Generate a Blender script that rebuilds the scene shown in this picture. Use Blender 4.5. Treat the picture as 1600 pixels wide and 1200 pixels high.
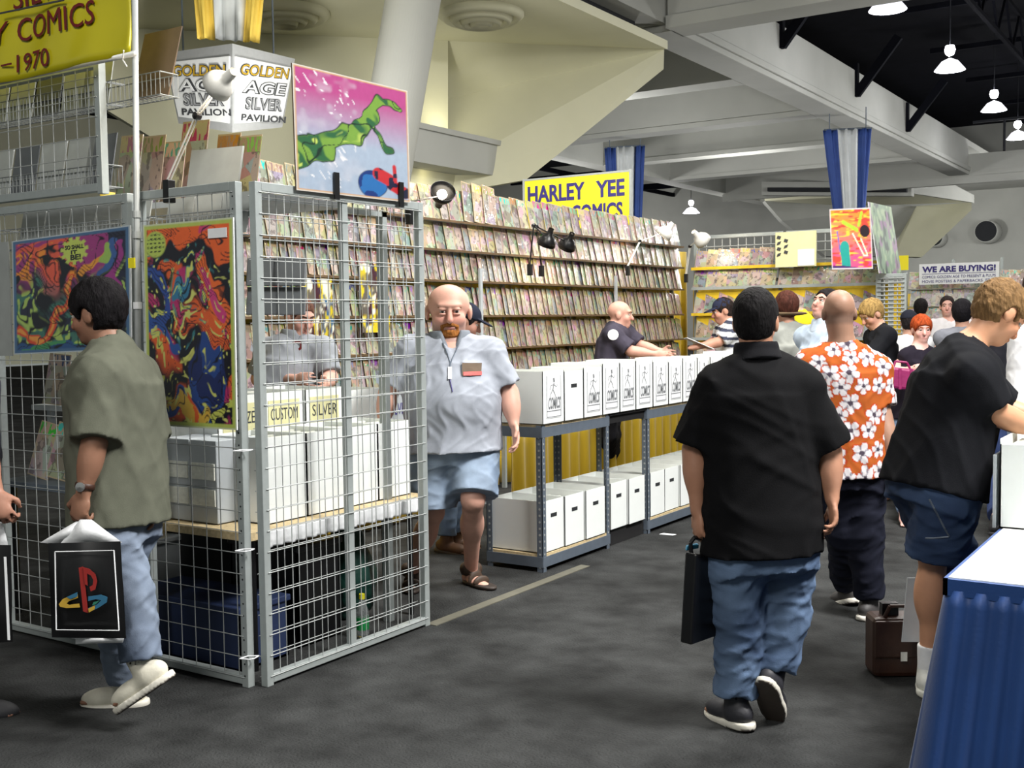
import bpy, math, random
import numpy as np
from mathutils import Vector, Matrix
from math import sin, cos, pi, radians

random.seed(7)
RNG = np.random.default_rng(7)
SC = bpy.context.scene
COL = SC.collection
for o in list(bpy.data.objects):
    bpy.data.objects.remove(o)

# ------------------------------------------------------------------ camera
FPX = 1757.0; CAMH = 1.55
YAW, PITCH, ROLL = radians(33.2), radians(3.26), radians(0.73)
_f0 = np.array([-sin(YAW), cos(YAW), 0]); _r0 = np.array([cos(YAW), sin(YAW), 0]); _u0 = np.array([0, 0, 1.0])
FW = _f0 * cos(PITCH) - _u0 * sin(PITCH); _up = _u0 * cos(PITCH) + _f0 * sin(PITCH)
RT = _r0 * cos(ROLL) - _up * sin(ROLL); UP = _up * cos(ROLL) + _r0 * sin(ROLL)
CAM = np.array([0, 0, CAMH])
cam = bpy.data.cameras.new('camera'); cam.sensor_width = 36; cam.sensor_fit = 'HORIZONTAL'
cam.lens = FPX / 1600 * 36; cam.clip_end = 300
camo = bpy.data.objects.new('camera', cam); COL.objects.link(camo)
M = Matrix.Identity(4)
for i in range(3):
    M[i][0] = RT[i]; M[i][1] = UP[i]; M[i][2] = -FW[i]; M[i][3] = CAM[i]
camo.matrix_world = M
SC.camera = camo

def ray(px, py):
    return RT * ((px - 800) / FPX) + UP * ((600 - py) / FPX) + FW
def at(px, py, d):            # real-world point seen at a pixel, d metres deep
    return CAM + ray(px, py) * d
def onx(px, py, x):
    r = ray(px, py); return CAM + r * (x / r[0])
def ony(px, py, y):
    r = ray(px, py); return CAM + r * (y / r[1])
def onz(px, py, z):
    r = ray(px, py); return CAM + r * ((z - CAMH) / r[2])

# ------------------------------------------------------------------ light, world, exposure
vs = SC.view_settings
vs.view_transform = 'Standard'; vs.look = 'None'; vs.gamma = 1.0; vs.use_curve_mapping = False
vs.exposure = -0.14
W = bpy.data.worlds.new('world'); SC.world = W; W.use_nodes = True
W.node_tree.nodes['Background'].inputs[0].default_value = (0.80, 0.86, 0.82, 1)
W.node_tree.nodes['Background'].inputs[1].default_value = 0.30

def area(name, loc, size, power, col=(1, .97, .92), target=None, sizey=None, spread=None):
    l = bpy.data.lights.new(name, 'AREA'); l.energy = power; l.color = col; l.size = size
    if sizey: l.shape = 'RECTANGLE'; l.size_y = sizey
    if spread: l.spread = spread
    o = bpy.data.objects.new(name, l); COL.objects.link(o); o.location = loc
    if target is not None:
        d = Vector(target) - Vector(loc)
        o.rotation_euler = d.to_track_quat('-Z', 'Y').to_euler()
    return o
def spot(name, loc, target, power, col=(1, .84, .64), angle=100, blend=.6, r=.04):
    l = bpy.data.lights.new(name, 'SPOT'); l.energy = power; l.color = col
    l.spot_size = radians(angle); l.spot_blend = blend; l.shadow_soft_size = r
    o = bpy.data.objects.new(name, l); COL.objects.link(o); o.location = loc
    d = Vector(target) - Vector(loc); o.rotation_euler = d.to_track_quat('-Z', 'Y').to_euler()
    return o
# high-bay fixtures of the hall (ceiling lamps over the aisles) and added fill lights
area('highbay_aisle', (-1.6, 8.5, 7.4), 2.2, 470, (1, .98, .93), (-2.4, 8.0, 0))
area('highbay_booth', (-4.6, 7.2, 5.9), 2.0, 300, (1, .97, .90), (-4.6, 7.2, 0))
area('highbay_right', (2.2, 4.6, 6.8), 2.0, 1500, (1, .98, .95), (0.4, 4.6, 0))
area('fill_front', (-1.6, -2.0, 6.0), 2.0, 320, (1, .98, .93), (-4.6, 3.3, 1.8))  # added fill from behind the camera for the banner and left panels
area('highbay_far', (-2.0, 17.0, 7.0), 3.0, 520, (1, .98, .93), (-2.5, 17.0, 0))
def omni(name, loc, power, r=.3, col=(1, .99, .96)):
    l = bpy.data.lights.new(name, 'POINT'); l.energy = power; l.color = col; l.shadow_soft_size = r
    o = bpy.data.objects.new(name, l); COL.objects.link(o); o.location = loc
for i, p in enumerate(((-4.3, 21.5, 4.2), (-4.5, 28, 4.2), (-4.6, 34.5, 4.2), (-5.5, 46, 5.2), (0.5, 26, 6.2), (2.5, 38, 6.0), (-1.5, 50, 4.5))): omni('fill_row_%d' % i, p, 360 if i < 3 else 650)  # added point fills for beam faces, undersides and far hall, no fixtures
for i, p in enumerate(((-12.6, 22.5, 4.6), (-12.6, 31, 4.6), (-19.5, 30, 5.5), (-20, 42, 5.5), (-30, 52, 5.0), (-12, 50, 5.0))): omni('fill_left_%d' % i, p, 430 if i < 2 else 700)  # added fill points under the waffle ceiling, without fixtures
spot('fill_soffit', (-9.2, 8.6, 2.9), (-11.2, 13.6, 6.0), 420, (1, .98, .9), 130, .9, .3)  # added spot to brighten the cream soffit from below
spot('fill_fin', (-6.6, 11.0, 3.3), (-9.4, 16.0, 4.4), 150, (1, .98, .92), 110, .9, .3)  # added spot to brighten the fin of the capital

# ------------------------------------------------------------------ helpers
def S(r, g, b):
    def c(v):
        v /= 255.0
        return v / 12.92 if v <= .04045 else ((v + .055) / 1.055) ** 2.4
    return (c(r), c(g), c(b))

def setp(o, label=None, cat=None, group=None, kind=None):
    if label: o['label'] = label
    if cat: o['category'] = cat
    if group: o['group'] = group
    if kind: o['kind'] = kind
    return o

def thing(name, label, cat, loc=(0, 0, 0), group=None, rotz=0.0):
    o = bpy.data.objects.new(name, None); COL.objects.link(o)
    o.empty_display_size = .1
    o.location = tuple(float(v) for v in loc); o.rotation_euler = (0, 0, rotz)
    return setp(o, label, cat, group)

def wloc(o):
    p = np.array(o.location, float)
    while o.parent is not None:
        o = o.parent; p = p + np.array(o.location)
    return p

def mesh_from(verts, faces, name='m', smooth=False, cols=None, uvs=None, seed=None):
    me = bpy.data.meshes.new(name)
    if isinstance(faces, np.ndarray):
        nf, k = faces.shape
        me.vertices.add(len(verts)); me.vertices.foreach_set('co', np.asarray(verts, np.float32).ravel())
        me.loops.add(nf * k); me.loops.foreach_set('vertex_index', faces.astype(np.int32).ravel())
        me.polygons.add(nf); me.polygons.foreach_set('loop_start', np.arange(0, nf * k, k, dtype=np.int32))
        me.update(calc_edges=True)
    else:
        me.from_pydata([tuple(v) for v in verts], [], faces)
    if smooth:
        me.polygons.foreach_set('use_smooth', np.ones(len(me.polygons), bool))
    if cols is not None:
        a = me.color_attributes.new('Col', 'FLOAT_COLOR', 'POINT')
        c = np.ones((len(verts), 4), np.float32); c[:, :3] = cols
        a.data.foreach_set('color', c.ravel())
    if uvs is not None:
        uv = me.uv_layers.new(name='UVMap')
        li = np.zeros(len(me.loops), np.int32); me.loops.foreach_get('vertex_index', li)
        uv.data.foreach_set('uv', np.asarray(uvs, np.float32)[li].ravel())
    if seed is not None:
        a = me.attributes.new('seed', 'FLOAT', 'POINT')
        a.data.foreach_set('value', np.asarray(seed, np.float32))
    me.update()
    return me

def put(name, me, mat, parent=None, loc=None):
    if mat is not None and not me.materials: me.materials.append(mat)
    o = bpy.data.objects.new(name, me); COL.objects.link(o)
    if parent is not None: o.parent = parent
    if loc is not None: o.location = tuple(float(v) for v in loc)
    return o

class MB:
    def __init__(s): s.v = []; s.f = []
    def add(s, vs, fs):
        n = len(s.v); s.v += [tuple(float(c) for c in v) for v in vs]; s.f += [tuple(i + n for i in f) for f in fs]; return s
    def box(s, x0, x1, y0, y1, z0, z1):
        return s.add([(x0, y0, z0), (x1, y0, z0), (x1, y1, z0), (x0, y1, z0), (x0, y0, z1), (x1, y0, z1), (x1, y1, z1), (x0, y1, z1)],
                     [(0, 3, 2, 1), (4, 5, 6, 7), (0, 1, 5, 4), (1, 2, 6, 5), (2, 3, 7, 6), (3, 0, 4, 7)])
    def obox(s, c, a, b, d):
        c, a, b, d = (np.array(v, float) for v in (c, a, b, d))
        P = [c + i * a + j * b + k * d for k in (-1, 1) for (i, j) in ((-1, -1), (1, -1), (1, 1), (-1, 1))]
        return s.add(P, [(0, 3, 2, 1), (4, 5, 6, 7), (0, 1, 5, 4), (1, 2, 6, 5), (2, 3, 7, 6), (3, 0, 4, 7)])
    def bar(s, p, q, w, t, up=(0, 0, 1)):
        p, q = np.array(p, float), np.array(q, float); d = q - p; L = np.linalg.norm(d); d = d / L
        u = np.array(up, float); n = np.cross(d, u)
        if np.linalg.norm(n) < 1e-4: n = np.cross(d, (1, 0, 0))
        n /= np.linalg.norm(n); u = np.cross(n, d)
        return s.obox((p + q) / 2, d * L / 2, n * w / 2, u * t / 2)
    def tube(s, p, q, r, n=8, r2=None):
        p, q = np.array(p, float), np.array(q, float); d = q - p; d = d / np.linalg.norm(d)
        a = np.cross(d, (0, 0, 1))
        if np.linalg.norm(a) < 1e-3: a = np.cross(d, (1, 0, 0))
        a /= np.linalg.norm(a); b = np.cross(d, a); r2 = r if r2 is None else r2
        V = [];
        for (c, rr) in ((p, r), (q, r2)):
            V += [c + rr * (cos(2 * pi * i / n) * a + sin(2 * pi * i / n) * b) for i in range(n)]
        F = [(i, (i + 1) % n, n + (i + 1) % n, n + i) for i in range(n)]
        return s.add(V, F + [tuple(range(n - 1, -1, -1)), tuple(range(n, 2 * n))])
    def path(s, pts, r, n=6):
        for a, b in zip(pts[:-1], pts[1:]): s.tube(a, b, r, n)
        return s
    def poly(s, pts, off):
        n = len(pts); off = np.array(off, float); P = [np.array(p, float) for p in pts]
        return s.add(P + [p + off for p in P], [tuple(range(n)), tuple(range(2 * n - 1, n - 1, -1))] + [(i, n + i, n + (i + 1) % n, (i + 1) % n) for i in range(n)])
    def lathe(s, prof, c=(0, 0, 0), ax=(0, 0, 1), n=20):
        ax = np.array(ax, float); ax /= np.linalg.norm(ax); a = np.cross(ax, (0, 0, 1))
        if np.linalg.norm(a) < 1e-3: a = np.array([1.0, 0, 0])
        a /= np.linalg.norm(a); b = np.cross(ax, a); c = np.array(c, float); V = []; F = []
        for (r, z) in prof:
            V += [c + ax * z + r * (cos(2 * pi * i / n) * a + sin(2 * pi * i / n) * b) for i in range(n)]
        for j in range(len(prof) - 1):
            F += [(j * n + i, j * n + (i + 1) % n, (j + 1) * n + (i + 1) % n, (j + 1) * n + i) for i in range(n)]
        return s.add(V, F)
    def mesh(s, name='m', smooth=False, off=None):
        v = s.v
        if off is not None:
            v = [tuple(np.array(p) - off) for p in v]
        return mesh_from(v, s.f, name, smooth)
    def build(s, name, mat, parent=None, smooth=False, bevel=0.0, kind=None, label=None):
        if parent is not None:
            o = put(name, s.mesh(name, smooth, wloc(parent)), mat, parent)
        else:
            V = np.array(s.v); c = np.array([(V[:, 0].min() + V[:, 0].max()) / 2, (V[:, 1].min() + V[:, 1].max()) / 2, V[:, 2].min()])
            o = put(name, s.mesh(name, smooth, c), mat, None, c)
        if bevel:
            m = o.modifiers.new('bevel', 'BEVEL'); m.width = bevel; m.segments = 2; m.limit_method = 'ANGLE'
        if kind: o['kind'] = kind
        if label: o['label'] = label
        return o

def copy_tree(o, loc=None, rotz=None, label=None, parent=None):
    c = o.copy(); COL.objects.link(c)
    if parent is not None: c.parent = parent
    if loc is not None: c.location = tuple(float(v) for v in loc)
    if rotz is not None: c.rotation_euler = (0, 0, rotz)
    if label: c['label'] = label
    for ch in list(o.children): copy_tree(ch, parent=c)
    return c

def text_mesh(txt, corner, ux, uz, w, h, depth=.002, bold=0.0, shear=0.0):
    """lettering fitted in the box corner + ux*w + uz*h, thickness towards ux x uz"""
    cu = bpy.data.curves.new('lettering', 'FONT'); cu.body = txt; cu.size = 1; cu.offset = bold; cu.shear = shear
    cu.fill_mode = 'BOTH'; cu.extrude = .01; cu.resolution_u = 3
    ob = bpy.data.objects.new('lettering', cu); me = bpy.data.meshes.new_from_object(ob)
    bpy.data.objects.remove(ob); bpy.data.curves.remove(cu)
    V = np.zeros(len(me.vertices) * 3); me.vertices.foreach_get('co', V); V = V.reshape(-1, 3)
    lo, hi = V.min(0), V.max(0); ux = np.array(ux, float); uz = np.array(uz, float)
    ux /= np.linalg.norm(ux); uz /= np.linalg.norm(uz); n = np.cross(ux, uz)
    a = (V[:, 0] - lo[0]) / (hi[0] - lo[0]) * w; b = (V[:, 1] - lo[1]) / (hi[1] - lo[1]) * h
    t = (V[:, 2] - lo[2]) / (hi[2] - lo[2]) * depth
    P = np.array(corner, float) + a[:, None] * ux + b[:, None] * uz + t[:, None] * n
    return me, P
def text(txt, corner, ux, uz, w, h, mat, parent, name='lettering', depth=.003, bold=0.0, shear=0.0, label=None):
    me, P = text_mesh(txt, corner, ux, uz, w, h, depth, bold, shear)
    P = P - wloc(parent)
    me.vertices.foreach_set('co', P.astype(np.float32).ravel()); me.update()
    me.materials.clear()
    o = put(name, me, mat, parent)
    if label: o['label'] = label
    return o

# ------------------------------------------------------------------ materials
def pm(name, col, rough=.6, metal=0.0, var=.08, scale=12.0, bump=0.0, bscale=150.0, attr=False, coat=0.0, spec=.5, emit=None, estr=0.0, alpha=1.0, trans=0.0, stretch=None, ior=None, sheen=0.0):
    m = bpy.data.materials.new(name); m.use_nodes = True; nt = m.node_tree; N = nt.nodes; L = nt.links
    b = N['Principled BSDF']; b.inputs['Roughness'].default_value = rough; b.inputs['Metallic'].default_value = metal
    b.inputs['Specular IOR Level'].default_value = spec; b.inputs['Coat Weight'].default_value = coat; b.inputs['Coat Roughness'].default_value = .12
    if sheen: b.inputs['Sheen Weight'].default_value = sheen
    if trans: b.inputs['Transmission Weight'].default_value = trans
    if ior: b.inputs['IOR'].default_value = ior
    if alpha < 1: b.inputs['Alpha'].default_value = alpha
    tc = N.new('ShaderNodeTexCoord'); mp = N.new('ShaderNodeMapping'); L.new(tc.outputs['Object'], mp.inputs[0])
    if stretch: mp.inputs['Scale'].default_value = stretch
    no = N.new('ShaderNodeTexNoise'); no.inputs['Scale'].default_value = scale; no.inputs['Detail'].default_value = 5
    L.new(mp.outputs[0], no.inputs['Vector'])
    mr = N.new('ShaderNodeMapRange'); mr.inputs[1].default_value = .3; mr.inputs[2].default_value = .7
    mr.inputs[3].default_value = 1 - var; mr.inputs[4].default_value = 1 + var; L.new(no.outputs[0], mr.inputs[0])
    mx = N.new('ShaderNodeVectorMath'); mx.operation = 'SCALE'; L.new(mr.outputs[0], mx.inputs['Scale'])
    if attr:
        at_ = N.new('ShaderNodeAttribute'); at_.attribute_name = 'Col'; L.new(at_.outputs['Color'], mx.inputs[0])
    else:
        mx.inputs[0].default_value = col
    L.new(mx.outputs[0], b.inputs['Base Color'])
    if bump:
        n2 = N.new('ShaderNodeTexNoise'); n2.inputs['Scale'].default_value = bscale; n2.inputs['Detail'].default_value = 3
        L.new(mp.outputs[0], n2.inputs['Vector'])
        bp = N.new('ShaderNodeBump'); bp.inputs['Strength'].default_value = bump; bp.inputs['Distance'].default_value = .01
        L.new(n2.outputs[0], bp.inputs['Height']); L.new(bp.outputs[0], b.inputs['Normal'])
    if emit:
        b.inputs['Emission Color'].default_value = (*emit, 1); b.inputs['Emission Strength'].default_value = estr
    return m

MAT = {}
MAT['carpet'] = pm('carpet', S(50, 51, 51), .95, 0, .45, 4.5, 1.0, 90, spec=.15)
MAT['tape'] = pm('tape', S(92, 90, 78), .8, 0, .12, 9)
MAT['concrete'] = pm('concrete', S(172, 173, 168), .8, 0, .05, 1.2, .05, 30)
MAT['cream'] = pm('cream_plaster', S(212, 210, 184), .8, 0, .04, 1.0, .04, 40)
MAT['void'] = pm('black_ceiling', S(16, 17, 24), .95, 0, .2, 2, spec=.1)
MAT['truss'] = pm('dark_steel', S(34, 36, 44), .7, 0, .2, 5)
MAT['grid'] = pm('gray_powder_coat', S(158, 165, 164), .45, .25, .05, 30)
MAT['wire'] = pm('gray_wire', S(164, 168, 167), .5, .2, .05, 30)
MAT['steelgray'] = pm('slate_gray_steel', S(96, 106, 118), .5, .2, .08, 20)
MAT['darkhole'] = pm('dark_hole', S(30, 32, 36), .9)
MAT['particle'] = pm('particle_board', S(196, 176, 136), .8, 0, .2, 60, .1, 200)
MAT['white'] = pm('white_card', S(232, 236, 234), .6, 0, .025, 6, .02, 60)
MAT['whitein'] = pm('white_board_backs', S(216, 218, 208), .7, 0, .14, 40, stretch=(1, 8, 1))
MAT['black'] = pm('black_plastic', S(12, 12, 14), .35, 0, .15, 20)
MAT['blackmat'] = pm('black_matt', S(18, 18, 20), .85, 0, .2, 20)
MAT['yellow'] = pm('yellow_drape', S(206, 172, 22), .55, 0, .12, 4, .05, 60, sheen=.3, stretch=(3, 3, .4))
MAT['yellowsign'] = pm('yellow_sign', S(240, 226, 30), .5, 0, .02, 4)
MAT['satin'] = pm('yellow_satin', S(196, 186, 26), .28, .1, .08, 3, .02, 30, spec=.7)
MAT['maroon'] = pm('maroon_ink', S(104, 24, 26), .5)
MAT['navy'] = pm('navy_ink', S(46, 36, 112), .5)
MAT['bluedrape'] = pm('blue_skirt', S(22, 66, 130), .55, 0, .12, 5, .08, 90, sheen=.3)
MAT['blueflag'] = pm('blue_cloth', S(48, 76, 146), .7, 0, .1, 4, .03, 60)
MAT['whiteflag'] = pm('white_cloth', S(206, 210, 212), .7, 0, .05, 4, .03, 60)
MAT['yellowflag'] = pm('yellow_cloth', S(226, 194, 84), .7, 0, .07, 4, .03, 60)
MAT['silver'] = pm('silver_paint', S(176, 178, 180), .4, .3, .04, 20)
MAT['chrome'] = pm('chrome', S(205, 205, 205), .2, .9, .03, 20)
MAT['lampwhite'] = pm('white_enamel', S(232, 230, 222), .35, 0, .03, 10)
MAT['bulb'] = pm('lit_bulb', (1, 1, 1), .4, emit=(1, .88, .7), estr=14)
MAT['highbay'] = pm('lit_highbay', (1, 1, 1), .4, emit=(.96, .96, 1), estr=30)
MAT['leather'] = pm('dark_brown_leather', S(58, 34, 24), .45, 0, .2, 20, .1, 120)
MAT['cardboard'] = pm('brown_cardboard', S(92, 76, 60), .8, 0, .08, 20)
MAT['grayboard'] = pm('gray_board', S(150, 154, 152), .6, 0, .08, 10)
MAT['darkboard'] = pm('dark_gray_board', S(84, 88, 92), .5, 0, .15, 8)
MAT['paper'] = pm('white_paper', S(228, 230, 232), .7, 0, .03, 20)
MAT['ink'] = pm('dark_ink', S(58, 60, 64), .7, 0, .2, 60)
MAT['flyerink'] = pm('flyer_ink', S(112, 115, 118), .7, 0, .35, 90)
MAT['grayink'] = pm('gray_ink', S(150, 154, 156), .7, 0, .15, 60)
MAT['lipbrown'] = pm('brown_shelf_lip', S(92, 72, 48), .6, 0, .2, 15)
MAT['acrylic'] = pm('clear_sleeve', S(225, 232, 232), .08, 0, .01, 5, .5, 16, trans=.85, ior=1.2)
MAT['polybag'] = pm('white_polybag', S(226, 228, 230), .3, 0, .04, 8, .3, 30, coat=.4)
MAT['creamcard'] = pm('cream_card', S(216, 212, 164), .7, 0, .04, 20)
MAT['teal'] = pm('dark_green_plastic', S(24, 58, 50), .3, 0, .2, 10, .6, 25)
MAT['bluebin'] = pm('dark_blue_bin', S(30, 44, 78), .6, 0, .15, 8, .1, 40)
MAT['graybin'] = pm('gray_bin', S(168, 174, 178), .5, 0, .08, 8)
MAT['greenglass'] = pm('green_bottle', S(40, 150, 80), .15, 0, .05, 8, trans=.3)
MAT['yellowcap'] = pm('yellow_cap', S(214, 206, 40), .4)
MAT['pinkbag'] = pm('magenta_leather', S(138, 28, 88), .45, 0, .12, 10, .15, 60)
MAT['basketwire'] = pm('dull_wire', S(118, 122, 122), .5, .2, .05, 30)
MAT['reflector'] = pm('lit_reflector', S(235, 235, 240), .4, emit=(.9, .9, 1), estr=1.6)
MAT['logored'] = pm('dark_red_print', S(138, 32, 28), .5)
MAT['logoamber'] = pm('amber_print', S(180, 146, 50), .5)
MAT['logocyan'] = pm('blue_print', S(40, 96, 126), .5)
MAT['logogreen'] = pm('green_print', S(40, 110, 90), .5)
MAT['red'] = pm('red_ink', S(200, 44, 36), .5)
MAT['amber'] = pm('amber_ink', S(226, 180, 60), .5)
MAT['cyan'] = pm('cyan_ink', S(60, 150, 190), .5)
MAT['green'] = pm('green_ink', S(60, 150, 110), .5)
MAT['gold'] = pm('gold_letter', S(196, 158, 40), .5, 0, .35, 6)
MAT['printed'] = pm('printed_art', (1, 1, 1), .35, 0, .05, 30, attr=True, coat=.35)
MAT['silverletter'] = pm('gray_letter', S(150, 152, 156), .5, 0, .3, 8)

# ------------------------------------------------------------------ the hall
def struct(name, mb, mat, **k):
    return mb.build(name, MAT[mat], kind='structure', **k)
struct('floor', MB().box(-40, 25, -8, 62, -.1, 0), 'carpet')
tape = MB(); tape.box(-3.49, -3.425, 4.5, 6.1, 0, .004); struct('trim_1', tape, 'tape')
struct('ceiling', MB().box(-45, 25, -8, 62, 10.6, 10.8), 'void')
struct('wall_back', MB().box(-45, 25, 58, 58.4, 0, 10.6), 'concrete')
struct('wall_left', MB().box(-42.3, -42, -8, 58, 0, 10.6), 'cream')

beam = MB().box(-8.70, -8.10, 17.3, 41, 6.56, 7.5).box(-8.78, -8.02, 17.3, 41, 6.42, 6.56).box(-8.74, -8.06, 17.31, 40.99, 6.3, 6.42)
struct('trim_2', beam, 'concrete', bevel=.02)
for i, y in enumerate((21.6, 26.4, 31.2, 36.0)):
    struct('trim_%d' % (3 + i), MB().box(-16.9, -8.7, y, y + .55, 6.42, 7.5).box(-16.9, -8.75, y - .05, y + .6, 6.3, 6.42), 'concrete')
struct('trim_7', MB().box(-17.5, -16.9, 17, 62, 6.3, 7.5), 'concrete')
struct('trim_8', MB().box(-17.5, -8.4, 17, 62, 7.5, 7.7), 'concrete')          # slab over the waffle
struct('trim_9', MB().box(-8.1, 9, 17.2, 17.8, 6.3, 7.6).box(-8.1, 9, 17.12, 17.2, 6.3, 6.5), 'concrete')
struct('trim_10', MB().box(-17, 20, 41, 41.6, 6.05, 7.0).box(-17, 20, 40.9, 41, 6.0, 6.25), 'concrete')
rail = MB()
for x in range(-7, 18, 3): rail.tube((x, 41.2, 7.0), (x, 41.2, 8.1), .04)
rail.box(-8, 18, 41.16, 41.24, 8.05, 8.13)
struct('trim_11', rail, 'truss')
# knee braces between the beam and the black ceiling
for i, (px, py) in enumerate(((1221, 72), (1338, 148), (1417, 203))):
    p = onx(px, py, -8.08)
    b = MB().bar(p, p + np.array([1.0, 0, 1.25]), .12, .2).bar(p + np.array([0, 0, -.05]), p + np.array([0, 0, .75]), .14, .1)
    struct('trim_%d' % (12 + i), b, 'void')
tr = MB()
for x in (-5.4, -2.2, 1.2, 4.6):
    for z in (8.6, 9.7): tr.bar((x, 15, z), (x, 58, z), .1, .1)
    for k in range(20):
        y = 16 + 2.1 * k
        tr.bar((x, y, 8.6), (x, y + 1.05, 9.7), .06, .06).bar((x, y + 1.05, 9.7), (x, y + 2.1, 8.6), .06, .06)
for y in range(20, 58, 5): tr.bar((-8, y, 9.3), (9, y, 9.3), .1, .14)
for x in (-22, -27): tr.bar((x, 15, 8.4), (x, 58, 8.4), .14, .2)
for y in range(22, 58, 6): tr.bar((-30, y, 8.2), (-17.5, y, 8.2), .14, .3)
struct('trim_15', tr, 'void')

# big concrete capital of the hall column: soffit with slot, sloping faces, parapet, inclined round column
def diag(px, py, push=0.0):
    """point where the ray meets the vertical plane of the 45-degree soffit edge (x - y = -25.45), pushed along its normal"""
    r = ray(px, py); c = -25.45 + push; t = (c - (CAM[0] - CAM[1])) / (r[0] - r[1]); return CAM + r * t
dco = (-8.15, 17.3)
sof = [dco, (-21.5, 3.95), (-21.5, 3.0), (-8.15, 3.0)]
struct('trim_16', MB().poly([(x, y, 6.0) for x, y in sof], (0, 0, .14)), 'cream')
struct('trim_17', MB().poly([(x - .35 * (x > -9), y - .5 * (y > 10), 6.14) for x, y in sof], (0, 0, .26)), 'darkhole')
struct('trim_18', MB().poly([(x, y, 6.40) for x, y in sof], (0, 0, 1.2)), 'concrete')
nrm = np.array([-.7071, .7071, 0])
wallpoly = [(40, 37), (40, 95), (269, 234), (269, 470), (700, 470), (700, 56)]
struct('wall_capital', MB().poly([diag(*p) for p in wallpoly], nrm * .4), 'cream')
V1 = diag(640, 168, -1.3); V0 = diag(640, 54); Dp = np.array([-8.2, 17.27, 6.0])
struct('wall_soffit_gable', MB().poly([V0, Dp, V1], nrm * .2), 'cream')
D2 = diag(1037, 108); Q1 = diag(905, 215, .3); Q2 = diag(822, 281, .5); Q3 = diag(600, 320, .4)
struct('wall_fin', MB().poly([V1, Dp, D2, Q1, Q2, Q3], nrm * .2), 'cream')
c0 = onz(652, -40, 6.02); c1 = at(566, 470, np.dot(c0 - CAM, FW))
struct('trim_19', MB().tube(c0, c1, np.dot(c0 - CAM, FW) * 43 / FPX, 56), 'concrete', smooth=False)
pa = onx(600, 172, -10.1); pb = onx(788, 222, -10.1); pc = onx(788, 277, -10.1)
struct('trim_20', MB().box(-10.9, -10.1, pa[1], pb[1], pc[2], pb[2] - .05).box(-11.0, -10.06, pa[1], pb[1] + .02, pb[2] - .08, pb[2]), 'concrete')
struct('trim_21', MB().box(-10.75, -10.55, pa[1] - .5, pb[1] - .1, 0, pc[2] + .02), 'cream')
lt = area('cove_lamp', (-10.75, pb[1] - .9, pb[2] + .12), .25, 5, (1, .95, .66), (-11.4, pb[1] + .6, 6.0), 1.2)
lt = area('under_parapet_lamp', (-10.3, (pa[1] + pb[1]) / 2 - .1, pc[2] - .12), .18, 4, (1, .9, .5), (-10.6, (pa[1] + pb[1]) / 2, pc[2] - .5), 2.0)
def diffuser(c, r, name):
    mb = MB()
    for k, (a, z) in enumerate(((1, 0), (.74, -.05), (.5, -.08), (.28, -.1))):
        rr = r * a
        mb.lathe([(rr, 0), (rr, z - .05), (rr * .86, z - .12), (rr * .74, z - .03)], (c[0], c[1], c[2]), (0, 0, 1), 40)
    o = mb.build(name, MAT['cream'], smooth=True)
    setp(o, None, 'vent'); 
    MB().lathe([(r * .24, -.02), (r * .2, -.09), (.001, -.09)], c, (0, 0, 1), 24).build('vent_core', MAT['darkhole'], o)
    return o
setp(diffuser(onz(752, 20, 6.0), .62, 'ceiling_diffuser'), 'round ringed air diffuser right of the inclined column, in the cream soffit')
setp(diffuser(onz(447, 18, 6.0), .62, 'ceiling_diffuser'), 'round ringed air diffuser left of the column beside the yellow drape')

# second capital, farther down the hall
E0 = onz(1518, 312, 6.0); dE = np.dot(E0 - CAM, FW)
fE = lambda px, py, k=0: at(px, py, dE + k)
struct('wall_far_capital', MB().poly([fE(1193, 303, 2), fE(1420, 303, -2), fE(1518, 316), fE(1330, 322, 1), fE(1195, 314, 2)], (0, .6, .2)), 'cream')
struct('wall_far_fin', MB().poly([fE(1518, 316), fE(1518, 328), fE(1440, 402, 1), fE(1398, 400, 2), fE(1432, 322, 2)], (-.3, .5, 0)), 'cream')
struct('wall_far_gable', MB().poly([fE(1195, 314, 2), fE(1432, 322, 2), fE(1398, 400, 3), fE(1290, 400, 3), fE(1222, 345, 2)], (-.3, .5, 0)), 'concrete')
struct('trim_24', MB().poly([fE(1190, 284, -2.9), fE(1424, 284, -2.9), fE(1424, 306, -2.9), fE(1190, 305, -2.9)], (0, .4, 0)), 'concrete')
struct('trim_22', MB().poly([fE(1199, 293, -3.2), fE(1416, 294, -3.2), fE(1416, 300, -3.2), fE(1199, 299, -3.2)], (0, .2, 0)), 'darkhole')
struct('trim_23', MB().poly([fE(1418, 280, -2.6), fE(1480, 283, -1), fE(1518, 303, -.2), fE(1518, 316, -.2), fE(1418, 301, -2.6)], (0, .5, 0)), 'concrete')
for i, (px, py, r) in enumerate(((1466, 373, .62), (1546, 363, .78))):
    p = ony(px, py, 57.9)
    d = thing('wall_duct', ('left' if i == 0 else 'right') + ' one of two round duct openings high in the far concrete wall', 'duct', p)
    MB().lathe([(r * .62, -.9), (r * .66, -.9), (r * .72, 0)], p, (0, 1, 0), 28).build('collar', MAT['concrete'], d, smooth=True)
    MB().lathe([(r * .62, -.85), (.001, -.8)], p, (0, 1, 0), 28).build('opening', MAT['darkhole'], d)

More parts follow.
